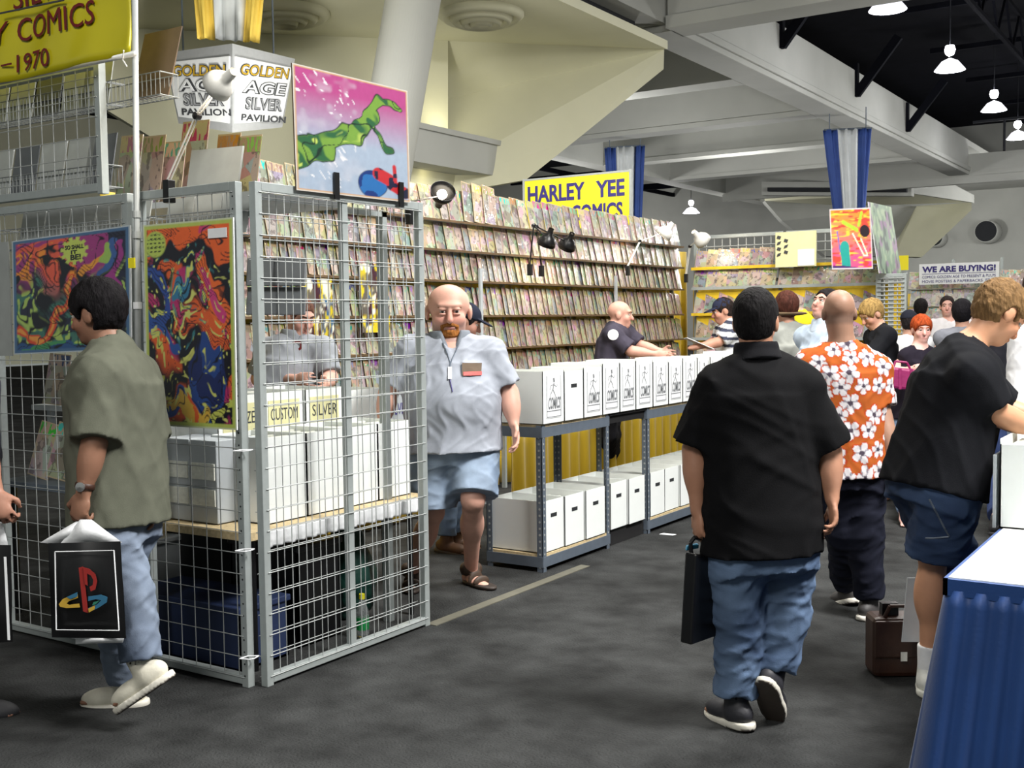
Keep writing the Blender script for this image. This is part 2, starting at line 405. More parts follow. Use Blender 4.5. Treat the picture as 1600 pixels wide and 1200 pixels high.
# high-bay lamps
def highbay(px, py, z, label, group, r=.3):
    p = onz(px, py, z); t = thing('highbay_lamp', label, 'lamp', p, group)
    MB().lathe([(.02, .3), (r * .55, .22), (r, .02), (r * 1.02, 0)], p, (0, 0, 1), 20).build('reflector', MAT['reflector'], t, smooth=True)
    MB().lathe([(.001, -.03), (r * .6, -.02), (r * .96, .03), (r * .8, .1), (r * .5, .2)], p, (0, 0, 1), 20).build('diffuser', MAT['highbay'], t, smooth=True)
    MB().lathe([(.001, .62), (.1, .6), (.13, .5), (.1, .4), (.05, .36)], p, (0, 0, 1), 14).build('ballast', MAT['highbay'], t, smooth=True)
    MB().tube(p + np.array([0, 0, .6]), (p[0], p[1], 10.6), .015).build('hanger', MAT['truss'], t)
    return t
for i, (px, py, z, nm) in enumerate(((1387, 16, 7.6, 'nearest'), (1484, 110, 7.6, 'second'), (1553, 173, 7.6, 'third'), (1590, 217, 7.6, 'fourth'))):
    highbay(px, py, z, nm + ' lit high-bay lamp in the row under the black ceiling at right', 'lamps in the row at right', .36)
highbay(902, 231, 7.4, 'lit high-bay lamp under the black ceiling left of the blue and white flag', 'lamps at left', .38)
highbay(1028, 262, 7.4, 'lit high-bay lamp just right of the first blue and white flag', 'lamps at left', .4)
highbay(1080, 333, 6.6, 'small lit lamp low under the dark band above the side rack', 'lamps at left', .4)

# cloth drops hanging from the ceiling
def drop(name, label, tl, tr, bl, br, d, cols, fr, zt=None):
    """striped cloth: strips given by fractions across; corners are pixels at depth d"""
    P = [at(*p, d) for p in (tl, tr, bl, br)]
    t = thing(name, label, 'drape', P[2])
    nx, nz = 10, 10
    for (f0, f1, m) in zip(fr[:-1], fr[1:], cols):
        V = []; F = []
        for j in range(nz + 1):
            for i in range(nx + 1):
                u = f0 + (f1 - f0) * i / nx; v = j / nz
                p = (P[2] * (1 - u) + P[3] * u) * (1 - v) + (P[0] * (1 - u) + P[1] * u) * v
                V.append(p + FW * (.05 * sin(u * 34 + 1.2 * v) + .03 * sin(u * 77)) * np.array([1, 1, 0]))
        for j in range(nz):
            for i in range(nx):
                a = j * (nx + 1) + i; F.append((a, a + 1, a + nx + 2, a + nx + 1))
        o = MB().add(V, F).build('cloth_strip', MAT[m], t, smooth=True)
        md = o.modifiers.new('thick', 'SOLIDIFY'); md.thickness = .01
    hg = MB().tube(P[0] - FW * .01, P[1] - FW * .01, .02, 8)
    for f in (.12, .88):
        q = P[0] * (1 - f) + P[1] * f; hg.tube(q, (q[0], q[1], zt or 10.6), .012, 6)
    hg.build('hanger_bar', MAT['steelgray'], t)
    return t
drop('hanging_drape', 'blue and white striped cloth drop behind the yellow sign', (945, 231), (1008, 227), (956, 420), (1000, 420), 30, ['blueflag', 'whiteflag', 'blueflag'], [0, .27, .76, 1])
_d = float(np.dot(onx(1325, 200, -7.98) - CAM, FW))
drop('hanging_drape', 'blue and white striped cloth drop above the orange poster', (1287, 203), (1362, 200), (1304, 345), (1352, 345), _d, ['blueflag', 'whiteflag', 'blueflag'], [0, .28, .74, 1], 6.45)
drop('hanging_drape', 'yellow and white striped cloth drop above the hanging pavilion sign', (300, -25), (414, -25), (309, 60), (404, 66), 14.0, ['yellowflag', 'whiteflag', 'yellowflag'], [0, .27, .74, 1], 6.02)

# hanging four-sided pavilion sign
def pavilion():
    d0 = 13.6
    tB, tA, tC = at(363, 68, d0), at(256, 83, d0 + .75), at(461, 92, d0 + .75)
    bB, bA, bC = at(363, 207, d0 + .1), at(279, 193, d0 + .72), at(441, 199, d0 + .72)
    tD = tA + tC - tB; bD = bA + bC - bB
    t = thing('pavilion_sign', 'gray and white four-sided sign hanging under the yellow and white drape', 'sign', bB)
    MB().add([tA, tB, tC, tD, bA, bB, bC, bD], [(0, 1, 2, 3), (7, 6, 5, 4), (0, 4, 5, 1), (1, 5, 6, 2), (2, 6, 7, 3), (3, 7, 4, 0)]).build('housing', MAT['silver'], t)
    for (p, q, r, s) in ((tA, tB, bA, bB), (tB, tC, bB, bC)):
        L = lambda u, v: (r * (1 - u) + s * u) * (1 - v) + (p * (1 - u) + q * u) * v
        n = np.cross(q - p, p - r); n /= np.linalg.norm(n)
        if np.dot(n, FW) > 0: n = -n
        MB().poly([L(.05, .1) + n * .02, L(.95, .1) + n * .02, L(.97, .86) + n * .02, L(.03, .86) + n * .02], -n * .03).build('face_panel', MAT['paper'], t)
        ux = L(.9, .5) - L(.1, .5); uz = L(.5, .9) - L(.5, .1); wid = np.linalg.norm(q - p); hei = np.linalg.norm(uz) / .8
        ux = ux / np.linalg.norm(ux); uz = uz / np.linalg.norm(uz)
        def row(txt, u, v, w, h, m, o_=.024, **k): text(txt, L(u, v) + n * o_, ux, uz, w * wid, h * hei, MAT[m], t, depth=.006, **k)
        row('GOLDEN', .1, .655, .8, .15, 'ink', bold=.04, shear=.12); row('GOLDEN', .115, .665, .77, .13, 'gold', .030, bold=.0, shear=.12)
        row('AGE', .14, .45, .72, .17, 'ink', bold=.06, shear=.1); row('AGE', .155, .46, .69, .15, 'paper', .030, bold=.0, shear=.1)
        row('SILVER', .2, .26, .6, .16, 'ink', bold=.04); row('SILVER', .215, .27, .57, .14, 'silverletter', .030, bold=.0)
        row('PAVILION', .14, .13, .72, .085, 'ink', bold=.02)
    MB().lathe([(.05, .05), (.07, 0), (.04, -.05), (.001, -.06)], (bB + bD) / 2, (0, 0, 1), 14).build('finial', MAT['chrome'], t, smooth=True)
    for f in (tA, tC): MB().tube(f * .7 + tD * .3, (f * .7 + tD * .3) * np.array([1, 1, 0]) + np.array([0, 0, 6.0]), .012).build('hanger_rod', MAT['steelgray'], t)
pavilion()

# ------------------------------------------------------------------ people: signed-distance bodies meshed by surface nets
def nz(v): v = np.array(v, float); return v / np.linalg.norm(v)
def az_dir(a):            # 0 faces the camera, 90 faces picture right, 180 faces away
    a = radians(a); d = -cos(a) * _f0 + sin(a) * _r0; return d
class F3:
    """field = ordered list of primitives; each evaluated only near itself"""
    def __init__(s): s.pr = []; s.lo = np.full(3, 1e9); s.hi = np.full(3, -1e9); s.post = None
    def _bb(s, c, r):
        s.lo = np.minimum(s.lo, np.array(c) - r); s.hi = np.maximum(s.hi, np.array(c) + r)
    def ell(s, c, r, X=(1, 0, 0), Y=(0, 1, 0), Z=(0, 0, 1), k=.03, op='u'):
        c = np.array(c, float); R = np.array([X, Y, Z], float); r = np.array(r, float)
        def f(P):
            q = (P - c) @ R.T; k0 = np.linalg.norm(q / r, axis=1); k1 = np.linalg.norm(q / r ** 2, axis=1) + 1e-9
            return k0 * (k0 - 1) / k1
        s.pr.append((f, c, r.max(), k, op))
        if op == 'u': s._bb(c, r.max())
        return s
    def cone(s, a, b, ra, rb, k=.02, op='u', cut=None, hollow=0):
        a = np.array(a, float); b = np.array(b, float); ab = b - a; L = np.linalg.norm(ab); d = ab / L
        def f(P):
            t = (P - a) @ d; tc = np.clip(t, 0, L); v = np.linalg.norm(P - a - tc[:, None] * d, axis=1) - (ra + (rb - ra) * tc / L)
            if cut is not None:
                w = v; v = np.maximum(v, t - cut)
                if hollow: v = np.maximum(v, -np.maximum(w + hollow, -(t - cut + .05)))
            return v
        s.pr.append((f, (a + b) / 2, L / 2 + max(ra, rb), k, op))
        if op == 'u': s._bb(a, ra); s._bb(b, rb)
        return s
    def cyl(s, a, b, ra, rb, X, k=.04, cut0=None, hollow=0):
        """elliptic tapered cylinder from a to b; ra, rb = (lateral, front) radii"""
        a = np.array(a, float); b = np.array(b, float); ab = b - a; L = np.linalg.norm(ab); d = ab / L
        X = np.array(X, float); X = nz(X - d * (X @ d)); Y = np.cross(d, X); ra = np.array(ra); rb = np.array(rb)
        def f(P):
            q = P - a; t = q @ d; tc = np.clip(t / L, 0, 1)[:, None]; r = ra * (1 - tc) + rb * tc
            xy = np.stack([q @ X, q @ Y], 1); k0 = np.linalg.norm(xy / r, axis=1); k1 = np.linalg.norm(xy / r ** 2, axis=1) + 1e-9
            v = np.where(k0 < .2, -r.min(1) * .8, k0 * (k0 - 1) / k1); w = v
            v = np.maximum(v, np.maximum(t - L, -t))
            if hollow: v = np.maximum(v, -np.maximum(w + hollow, -(t - L + .05)))
            return v
        s.pr.append((f, (a + b) / 2, L / 2 + max(ra.max(), rb.max()), k, 'u')); s._bb(a, ra.max()); s._bb(b, rb.max())
        return s
    def plane(s, p, n):       # keep the side the normal points away from
        p = np.array(p, float); n = nz(n)
        s.pr.append((lambda P: (P - p) @ n, None, 0, 0, 'x')); return s
    def __call__(s, P):
        d = np.full(len(P), .6)
        for f, c, r, k, op in s.pr:
            if c is None: continue
            m = np.einsum('ij,ij->i', P - c, P - c) < (r + max(k, .05) + .08) ** 2
            if not m.any(): continue
            Q = P[m]; v = f(Q); dm = d[m]
            if op == 'u':
                if k > 0:
                    h = np.maximum(k - np.abs(dm - v), 0) / k; d[m] = np.minimum(dm, v) - h * h * k * .25
                else: d[m] = np.minimum(dm, v)
            else:
                if k > 0:
                    h = np.maximum(k - np.abs(dm + v), 0) / k; d[m] = np.maximum(dm, -v) + h * h * k * .25
                else: d[m] = np.maximum(dm, -v)
        if s.post is not None: d = d + s.post(P)
        for f, c, r, k, op in s.pr:
            if c is None: d = np.maximum(d, f(P))
        return d

OFF8 = np.array([[i, j, k] for i in (0, 1) for j in (0, 1) for k in (0, 1)])
def snet(f, h, pad=.06):
    lo = f.lo - pad; hi = f.hi + pad
    n4 = np.ceil((hi - lo) / (4 * h)).astype(int)
    g = np.stack(np.meshgrid(*[np.arange(n) for n in n4], indexing='ij'), -1).reshape(-1, 3)
    d = f(lo + (g + .5) * 4 * h); g = g[np.abs(d) < 4 * h * 1.25]
    g = (g[:, None] * 2 + OFF8[None]).reshape(-1, 3)
    d = f(lo + (g + .5) * 2 * h); g = g[np.abs(d) < 2 * h * 1.3]
    g = (g[:, None] * 2 + OFF8[None]).reshape(-1, 3)
    N = n4 * 4 + 2
    key = lambda c: (c[..., 0].astype(np.int64) * N[1] + c[..., 1]) * N[2] + c[..., 2]
    cor = g[:, None] + OFF8[None]
    ck = key(cor).ravel(); uk, inv = np.unique(ck, return_inverse=True)
    ij = np.stack([uk // (N[1] * N[2]), (uk // N[2]) % N[1], uk % N[2]], 1)
    vals = f(lo + ij * h); cv = vals[inv].reshape(-1, 8)
    neg = cv < 0; act = neg.any(1) & ~neg.all(1)
    g = g[act]; cv = cv[act]; neg = neg[act]
    o = np.argsort(key(g)); g = g[o]; cv = cv[o]; neg = neg[o]; gk = key(g)
    acc = np.zeros((len(g), 3)); cnt = np.zeros(len(g))
    for a in range(8):
        for ax in range(3):
            b = a | (4 >> ax)
            if b == a: continue
            m = neg[:, a] != neg[:, b]
            t = cv[m, a] / (cv[m, a] - cv[m, b])
            acc[m] += OFF8[a] + (OFF8[b] - OFF8[a]) * t[:, None]; cnt[m] += 1
    V = lo + (g + acc / cnt[:, None]) * h
    Q = []
    for ax in range(3):
        b = 4 >> ax; m = neg[:, 0] != neg[:, b]
        e1 = np.zeros(3, int); e1[(ax + 1) % 3] = 1; e2 = np.zeros(3, int); e2[(ax + 2) % 3] = 1
        idx = np.nonzero(m)[0]; q = [idx]; ok = np.ones(len(idx), bool)
        for e in (e1, e1 + e2, e2):
            k = key(g[idx] - e); p = np.minimum(np.searchsorted(gk, k), len(gk) - 1); ok &= gk[p] == k; q.append(p)
        q = np.stack(q, 1)[ok]; fl = neg[idx, 0][ok]
        q[~fl] = q[~fl][:, ::-1]; Q.append(q)
    return V, np.concatenate(Q)

def folds(seed, amp, freq=26.0, st=(1, 1, .55), n=6):
    """warped ridge creases"""
    r = np.random.default_rng(seed); K = r.normal(size=(n, 3)); K /= np.linalg.norm(K, axis=1)[:, None]
    K = K * np.array(st) * freq * r.uniform(.45, 1.5, n)[:, None]; ph = r.uniform(0, 6.28, n); W_ = r.uniform(.5, 1, n)
    Wk = r.normal(size=(3, 3)) * freq * .45; Wp = r.uniform(0, 6.28, 3)
    def f(P):
        Q = P + np.sin(P @ Wk.T + Wp) * (.9 / freq); s = 0
        for k, p, w in zip(K, ph, W_):
            x = np.sin(Q @ k + p); s = s + w * (np.exp(-(x / .42) ** 2) - .38)
        return -amp * s / n * 2.2
    return f

SKIN = pm('skin', (1, 1, 1), .5, 0, .06, 18, .04, 120, attr=True, spec=.35)
CLOTH = pm('cloth', (1, 1, 1), .88, 0, .1, 14, .12, 260, attr=True, spec=.12)
DENIM = pm('denim', (1, 1, 1), .85, 0, .2, 9, .15, 300, attr=True, spec=.2)
HAIR = pm('hair', (1, 1, 1), .75, 0, .4, 60, .8, 110, attr=True, spec=.12, stretch=(1, 1, .3))
EYE = pm('eye', (1, 1, 1), .2, 0, 0, 5, attr=True)
SHOE = pm('shoe', (1, 1, 1), .6, 0, .1, 20, .1, 80, attr=True)

def vnormals(V, Q):
    n = np.cross(V[Q[:, 2]] - V[Q[:, 0]], V[Q[:, 3]] - V[Q[:, 1]]); N = np.zeros_like(V)
    for i in range(4): np.add.at(N, Q[:, i], n)
    return N / (np.linalg.norm(N, axis=1)[:, None] + 1e-9)

def part(name, f, h, mat, root, col, label=None, pad=.05):
    V, Q = snet(f, h, pad)
    c = col(V, Q) if callable(col) else np.tile(np.array(col, np.float32), (len(V), 1))
    me = mesh_from(V - wloc(root), Q, name, True, c)
    o = put(name, me, mat, root)
    if label: o['label'] = label
    return o

def person(label, D, az, P, skin=(196, 152, 128), s=1.0, w=1.0, belly=0.0, h=.009, head=None, hair=None, shirt=None, pants=None,
           shoes=None, collar=None, brow=None, beard=None, hands=True, group=None, sw=.185, neckr=.058, hh=.0065, hdrop=.055, name='person'):
    g = lambda k: onz(P[k][1], P[k][2], P[k][3]) if P[k][0] == 'z' else at(P[k][0], P[k][1], D + (P[k][2] if len(P[k]) > 2 else 0))
    if 'kL' not in P:
        pz = at(P['pel'][0], P['pel'][1], D); gl = np.dot(pz - CAM, FW)
        P['auto'] = True
    F = az_dir(az); neck, pel, hc = g('neck'), g('pel'), g('head')
    up = nz(neck - pel); F = nz(F - up * (F @ up)); R = np.cross(F, up); L = np.linalg.norm(neck - pel)
    ha, hp, hr = head if head else (az, 0, 0)
    hf = az_dir(ha); hf = nz(hf * cos(radians(hp)) - np.array([0, 0, 1]) * sin(radians(hp)))
    hr_ = nz(np.cross(hf, (0, 0, 1))); hu = np.cross(hr_, hf)
    if hr: hu2 = hu * cos(radians(hr)) + hr_ * sin(radians(hr)); hr_ = np.cross(hf, hu2); hu = hu2
    sh = {k: (g('s' + k) if 's' + k in P else neck + sg * R * sw * w * s - up * hdrop * s) for k, sg in (('L', -1), ('R', 1))}
    hip = {k: (g('h' + k) if 'h' + k in P else pel + sg * R * .095 * w * s - up * .03) for k, sg in (('L', -1), ('R', 1))}
    if P.get('auto'):
        _g = g; ex = {}
        for k, sg in (('L', -1), ('R', 1)):
            b_ = pel + sg * R * .10; ex['k' + k] = np.array([b_[0], b_[1], pel[2] * .52]) + F * .02; ex['a' + k] = np.array([b_[0], b_[1], .09]); P['k' + k] = P['a' + k] = (0, 0)
        g = lambda k: ex[k] if k in ex else _g(k)
    root = thing(name, label, 'person', (pel[0], pel[1], 0), group)
    sk = np.array(S(*skin), np.float32)
    hs = s * P.get('hs', 1.0); hw = P.get('hw', 1.0)
    B = F3()
    # trunk
    B.ell(pel + up * .02, np.array((.158 * w, .105 * w + .03 * belly, .13)) * s, R, F, up, .05)
    B.ell(pel + up * L * .36 + F * .05 * belly, np.array((.142 * w + .04 * belly, .095 + .07 * belly, .17)) * s, R, F, up, .06)
    B.ell(pel + up * L * .68, np.array((.155 * w, .108 * w, .19)) * s, R, F, up, .06)
    B.cone(sh['L'], sh['R'], .052 * s, .052 * s, .06)
    for k in 'LR': B.cone(neck + up * .02 * s - F * .01, sh[k], .042 * s, .045 * s, .04)
    B.cone(neck - up * .03, hc - hu * .045 * hs - hf * .02 * hs, neckr * s, neckr * .93 * s, .03)
    # head
    e = lambda c, r, **kw: B.ell(hc + (hr_ * c[0] + hf * c[1] + hu * c[2]) * hs, np.array(r) * hs, hr_, hf, hu, **kw)
    hw = P.get('hw', 1.0)
    e((0, -.012, .032), (.076 * hw, .096, .085), k=.02)
    e((0, .018, -.05), (.060 * hw, .070, .066), k=.03)
    e((0, .062, -.088), (.026 * hw, .024, .02), k=.03)
    e((0, .075, .032), (.052, .022, .014), k=.02)
    for sg in (-1, 1):
        e((sg * .034, .058, -.03), (.03 * hw, .03, .03), k=.02)
        e((sg * .031, .096, .006), (.016, .014, .011), k=.014, op='s')
        e((sg * .078 * hw, -.008, -.008), (.011, .024, .034), k=.008)
        e((sg * .031, .0835, .0165), (.018, .012, .0075), k=.006); e((sg * .031, .083, -.005), (.017, .011, .0065), k=.006)
    B.cone(hc + (hf * .088 + hu * .012) * hs, hc + (hf * .108 - hu * .03) * hs, .009 * hs, .0155 * hs, .012)
    e((0, .088, -.062), (.026, .012, .006), k=.006); e((0, .087, -.070), (.022, .012, .006), k=.006)
    # arms
    hand_prims = []
    for k in 'LR':
        if 'e' + k not in P: continue
        el, wr = g('e' + k), g('w' + k)
        B.cone(sh[k], el, .054 * s * w ** .5, .042 * s * w ** .5, .03)
        B.cone(el, wr, .043 * s * w ** .5, .028 * s, .02)
        B.ell(el * .68 + wr * .32, np.array((.046 * w ** .5, .046 * w ** .5, .1)) * s, *frame(wr - el), k=.02)
        if not hands: B.ell(wr + nz(wr - el) * .07 * s, np.array((.04, .03, .09)) * s, *frame(wr - el), k=.02); continue
        d = nz(g('f' + k) - wr) if 'f' + k in P else nz(wr - el)
        inw = nz(-R * (1 if k == 'R' else -1) + F * .15) if 'n' + k not in P else nz(P['n' + k])
        n = nz(inw - d * (inw @ d)); side = np.cross(d, n) * (1 if k == 'L' else -1)      # side points to the thumb
        if side @ F < 0 and 'n' + k not in P: side = -side
        curl = P.get('curl' + k, .35)
        B.ell(wr + d * .055 * s, np.array((.041, .017, .055)) * s, side, n, d, k=.015)
        for i, (ofs, ln) in enumerate(((.033, .074), (.011, .084), (-.011, .078), (-.031, .060))):
            p = wr + (d * (.092 - .006 * abs(i - 1)) + side * ofs) * s; a = curl * .6; ang = 0; dd = nz(d + side * ofs * 2.2)
            for j, fr in enumerate((.45, .32, .23)):
                ang += a if j == 0 else curl * .95
                v = dd * cos(ang) + n * sin(ang); q = p + v * ln * fr * s
                B.cone(p, q, (.0088 - .0006 * j) * s, (.0084 - .0008 * j) * s, .006 if j == 0 else .003); p = q
        p = wr + (d * .03 + side * .032) * s; q = p + (side * .7 + d * .75 + n * .25) / 1.06 * .042 * s
        B.cone(p, q, .013 * s, .0105 * s, .01); B.cone(q, q + nz(d * .9 + side * (.25 - curl * .4) + n * (.2 + curl * .5)) * .034 * s, .0105 * s, .008 * s, .004)
    # legs
    for k in 'LR':
        if 'k' + k not in P: continue
        kn, an = g('k' + k), g('a' + k)
        B.cone(hip[k], kn, .083 * s * w ** .6, .054 * s * w ** .5, .04)
        B.cone(kn, an, .052 * s * w ** .5, .036 * s, .02)
        B.ell(kn * .66 + an * .34 - F * .016 * s, np.array((.055 * w ** .5, .055 * w ** .5, .115)) * s, *frame(an - kn), k=.03)
        ta, tp = P.get('t' + k, (az, 8)); fd = az_dir(ta); fd = nz(fd * cos(radians(tp)) - np.array([0, 0, 1]) * sin(radians(tp)))
        fu = nz(np.array([0, 0, 1]) - fd * fd[2]); fr = np.cross(fd, fu)
        B.cone(an, an - fu * .05 * s + fd * .03 * s, .034 * s, .036 * s, .02)
        B.ell(an - fu * .052 * s - fd * .03 * s, np.array((.03, .036, .03)) * s, fr, fd, fu, k=.02)
        B.ell(an - fu * .058 * s + fd * .085 * s, np.array((.038, .085, .024)) * s, fr, fd, fu, k=.03)
        for i in range(5):
            o_ = (-.03 + .0145 * i) * (1 if k == 'L' else -1)
            p = an - fu * .064 * s + (fd * (.148 - .006 * abs(i - 3)) + fr * o_) * s
            B.cone(p, p + fd * .034 * s, .0105 * s, .0095 * s, .004)
    def skincol(V, Q):
        c = np.tile(sk, (len(V), 1)); q = (V - hc) / hs; x, y, z = q @ hr_, q @ hf, q @ hu
        lip = np.exp(-((x / .024) ** 2 + ((z + .066) / .009) ** 2) * 1.2) * (y > .07)
        c = c * (1 - lip[:, None] * np.array([.12, .42, .38]))
        ch = np.exp(-((np.abs(x) - .04) ** 2 + (z + .03) ** 2) / .0009) * (y > .03) + np.exp(-(x ** 2 + (z + .025) ** 2) / .0003) * (y > .09)
        c = c * (1 - np.clip(ch, 0, 1)[:, None] * np.array([.0, .13, .12]))
        if P.get('crop'):
            st = np.clip((.02 - z - .25 * np.abs(y)) / .03, 0, 1) * np.clip((z + .075) / .02, 0, 1) * (y < .03) * (np.linalg.norm(q, axis=1) < .17)
            c = c * (1 - st[:, None] * np.array([.45, .42, .38]))
        if P.get('stub'):
            st = np.clip(((-z - .035) / .03), 0, 1) * (np.abs(x) < .075) * (y > -.02) * (np.linalg.norm(q, axis=1) < .16)
            c = c * (1 - st[:, None] * np.array([.35, .3, .25]))
        return c
    part('body', B, h if not head or not P.get('fine') else P['fine'], SKIN, root, skincol)
    fields = {'body': B}
    # face
    if P.get('face', True):
        for sg in (-1, 1):
            c = hc + (hr_ * sg * .031 + hf * .079 + hu * .006) * hs
            n_, m_ = 14, 14
            V = []; Fc = []
            for j in range(m_ + 1):
                th = pi * j / m_
                V += [c + .0125 * hs * (hf * cos(th) + (hr_ * cos(2 * pi * i / n_) + hu * sin(2 * pi * i / n_)) * sin(th)) for i in range(n_)]
            for j in range(m_): Fc += [(j * n_ + i, (j + 1) * n_ + i, (j + 1) * n_ + (i + 1) % n_, j * n_ + (i + 1) % n_) for i in range(n_)]
            cc = np.array([[.02, .015, .012] if j <= 2 else [.42, .38, .35] for j in range(m_ + 1) for i in range(n_)], np.float32)
            put('eye', mesh_from(np.array(V) - wloc(root), Fc, 'eye', True, cc), EYE, root)
        bc = np.array(S(*(brow or (60, 44, 34))), np.float32)
        for sg in (-1, 1):
            f = F3(); a = hc + (hr_ * sg * .014 + hf * .094 + hu * .027) * s; m = hc + (hr_ * sg * .034 + hf * .091 + hu * .031) * s; b = hc + (hr_ * sg * .050 + hf * .079 + hu * .024) * hs
            f.cone(a, m, .0045 * hs, .005 * hs, .004).cone(m, b, .005 * hs, .003 * hs, .004)
            part('eyebrow', f, .003, HAIR, root, bc, pad=.02)
    if beard:
        f = F3(); bf = lambda c, r, **kw: f.ell(hc + (hr_ * c[0] + hf * c[1] + hu * c[2]) * hs, np.array(r) * hs, hr_, hf, hu, **kw)
        bf((0, .062, -.094), (.038 * hw, .034, .026), k=.01); bf((0, .082, -.082), (.024, .018, .014), k=.01)
        for sg in (-1, 1):
            f.cone(hc + (hr_ * sg * .004 + hf * .097 - hu * .050) * hs, hc + (hr_ * sg * .033 + hf * .080 - hu * .060) * hs, .0095 * hs, .008 * hs, .006)
            f.cone(hc + (hr_ * sg * .032 + hf * .080 - hu * .058) * hs, hc + (hr_ * sg * .032 + hf * .070 - hu * .088) * hs, .0075 * hs, .010 * hs, .006)
        f.post = folds(5, .002, 300, (1, 1, 1))
        part('beard', f, .004, HAIR, root, np.array(S(*beard)), pad=.03)
    # hair
    if hair:
        f = F3(); v = hair.get('vol', .012); hl = hair.get('line', (.055, .95)); lo_ = hair.get('low', -.075)
        f.ell(hc + (hf * -.014 + hu * .034) * hs, np.array((.0765 * hw + v * .8, .096 + v, .085 + v * 1.15)) * hs, hr_, hf, hu)
        nb = hair.get('nape', .006)
        if hair.get('back', True): f.ell(hc + (hf * -.028 - hu * .022) * hs, np.array((.066 * hw + nb, .070 + nb, .062 + nb)) * hs, hr_, hf, hu, k=.03)
        if hair.get('long'): f.cone(hc + (hf * -.035 + hu * .01) * hs, hc + (hf * -.035 - hu * hair['long']) * hs, .085 * hs, .07 * hs, .03)
        for sg in (-1, 1): f.ell(hc + (hr_ * sg * .085 * hw + hf * .004 - hu * .022) * hs, np.array((.040, .030, .045)) * hs, hr_, hf, hu, k=.01, op='s')
        # hairline: keep what lies above/behind a slanted plane through the temples, and above the nape
        f.ell(hc + (hf * .085 + hu * (hl[0] - .088)) * hs, np.array((.070 * hw, .085, .088)) * hs, hr_, hf, hu, k=.008, op='s')
        f.plane(hc + (hf * .040 - hu * .012) * hs, nz(hf * .8 - hu * .75))
        f.plane(hc + hu * lo_ * hs, nz(-hu + hf * .25))
        if 'top' in hair: f.plane(hc + hu * hair['top'] * hs, nz(hu + hf * .35))
        f.post = folds(hair.get('seed', 3), hair.get('amp', .006), hair.get('freq', 90), (1, 1, .8), 9)
        part('hair', f, hh, HAIR, root, np.array(S(*hair['col'])), label=hair.get('label'))
    # shirt
    if shirt:
        f = F3(); o_ = shirt.get('o', .018); hem = pel + up * shirt.get('hem', -.08) * s + F * shirt.get('hemF', 0)
        rx, ry = shirt.get('top', (.178 * w, .128 * w)); bx, by = shirt.get('bot', (.185 * w + .03 * belly, .135 * w + .05 * belly)); bx = max(bx, .158 * w + .055); by = max(by, .105 * w + .03 * belly + .055)
        ctop = pel + up * L * .74
        f.cyl(ctop, hem, (rx * s, ry * s), (bx * s, by * s), R, .05)
        f.ell(pel + up * L * .70, np.array((.155 * w + o_, .108 * w + o_, .20)) * s, R, F, up, .05)
        if belly: f.ell(pel + up * L * .34 + F * .055 * belly, np.array((.142 * w + .045 * belly + o_, .095 + .085 * belly + o_, .2)) * s, R, F, up, .08)
        f.cone(sh['L'], sh['R'], (.056 + o_) * s, (.056 + o_) * s, .06)
        for k in 'LR': f.cone(neck + up * .005 * s - F * .012, sh[k], (.046 + o_ * .6) * s, (.052 + o_ * .6) * s, .04)
        f.plane(hem, -up)
        for k in 'LR':
            if 'e' + k not in P: continue
            el, wr = g('e' + k), g('w' + k); sl = shirt.get('sleeve', .72); La = np.linalg.norm(el - sh[k])
            r0 = .056 * w ** .5 + o_; r1 = shirt.get('cuff', .064 * w ** .5)
            if sl <= 1: f.cone(sh[k] - up * .01, el, r0 * s, r1 * s, .035, cut=La * sl)
            else:
                f.cone(sh[k] - up * .01, el, r0 * s, .062 * s, .035); f.cone(el, wr, .062 * s, .046 * s, .02)
        if collar:
            f.cone(neck - up * .01 - F * .005, neck + up * .012 * s + (hc - neck) * .08, (neckr + .022) * s, (neckr + .014) * s, .012)
        vn = shirt.get('vneck', 0)
        f.cone(neck + up * (.012) * s + F * .012, hc, (neckr + .006) * s, (neckr + .012) * s, .006, op='s')
        if vn:
            f.cone(neck + up * .03 + F * .11 * s, neck - up * vn + F * .155 * s, .05 * s, .008 * s, .01, op='s')
        if shirt.get('folds', .005): f.post = folds(shirt.get('seed', 1), shirt.get('folds', .008), shirt.get('freq', 34))
        fields['shirt'] = f
        part('shirt', f, shirt.get('h', h), CLOTH, root, shirt['col'] if callable(shirt['col']) else np.array(S(*shirt['col'])), label=shirt.get('label'), pad=.07)
        if collar:
            fc = F3(); ctr = neck + up * .012 * s
            fc.cone(neck - up * .015 * s - F * .006, neck + up * .022 * s + (hc - neck) * .08, (neckr + .046) * s, (neckr + .026) * s, .01)
            fc.cone(neck - up * .05, hc, (neckr + .006) * s, (neckr + .006) * s, .004, op='s')
            fc.cone(neck + F * .13 + up * .07, neck + F * .14 - up * .06, .06 * s, .022 * s, .01, op='s')
            fc.plane(neck - up * .025 * s + F * .03, nz(-up - F * .25)); fc.plane(neck + up * .07, up)
            part('collar', fc, .0065, CLOTH, root, np.array(S(*collar)))
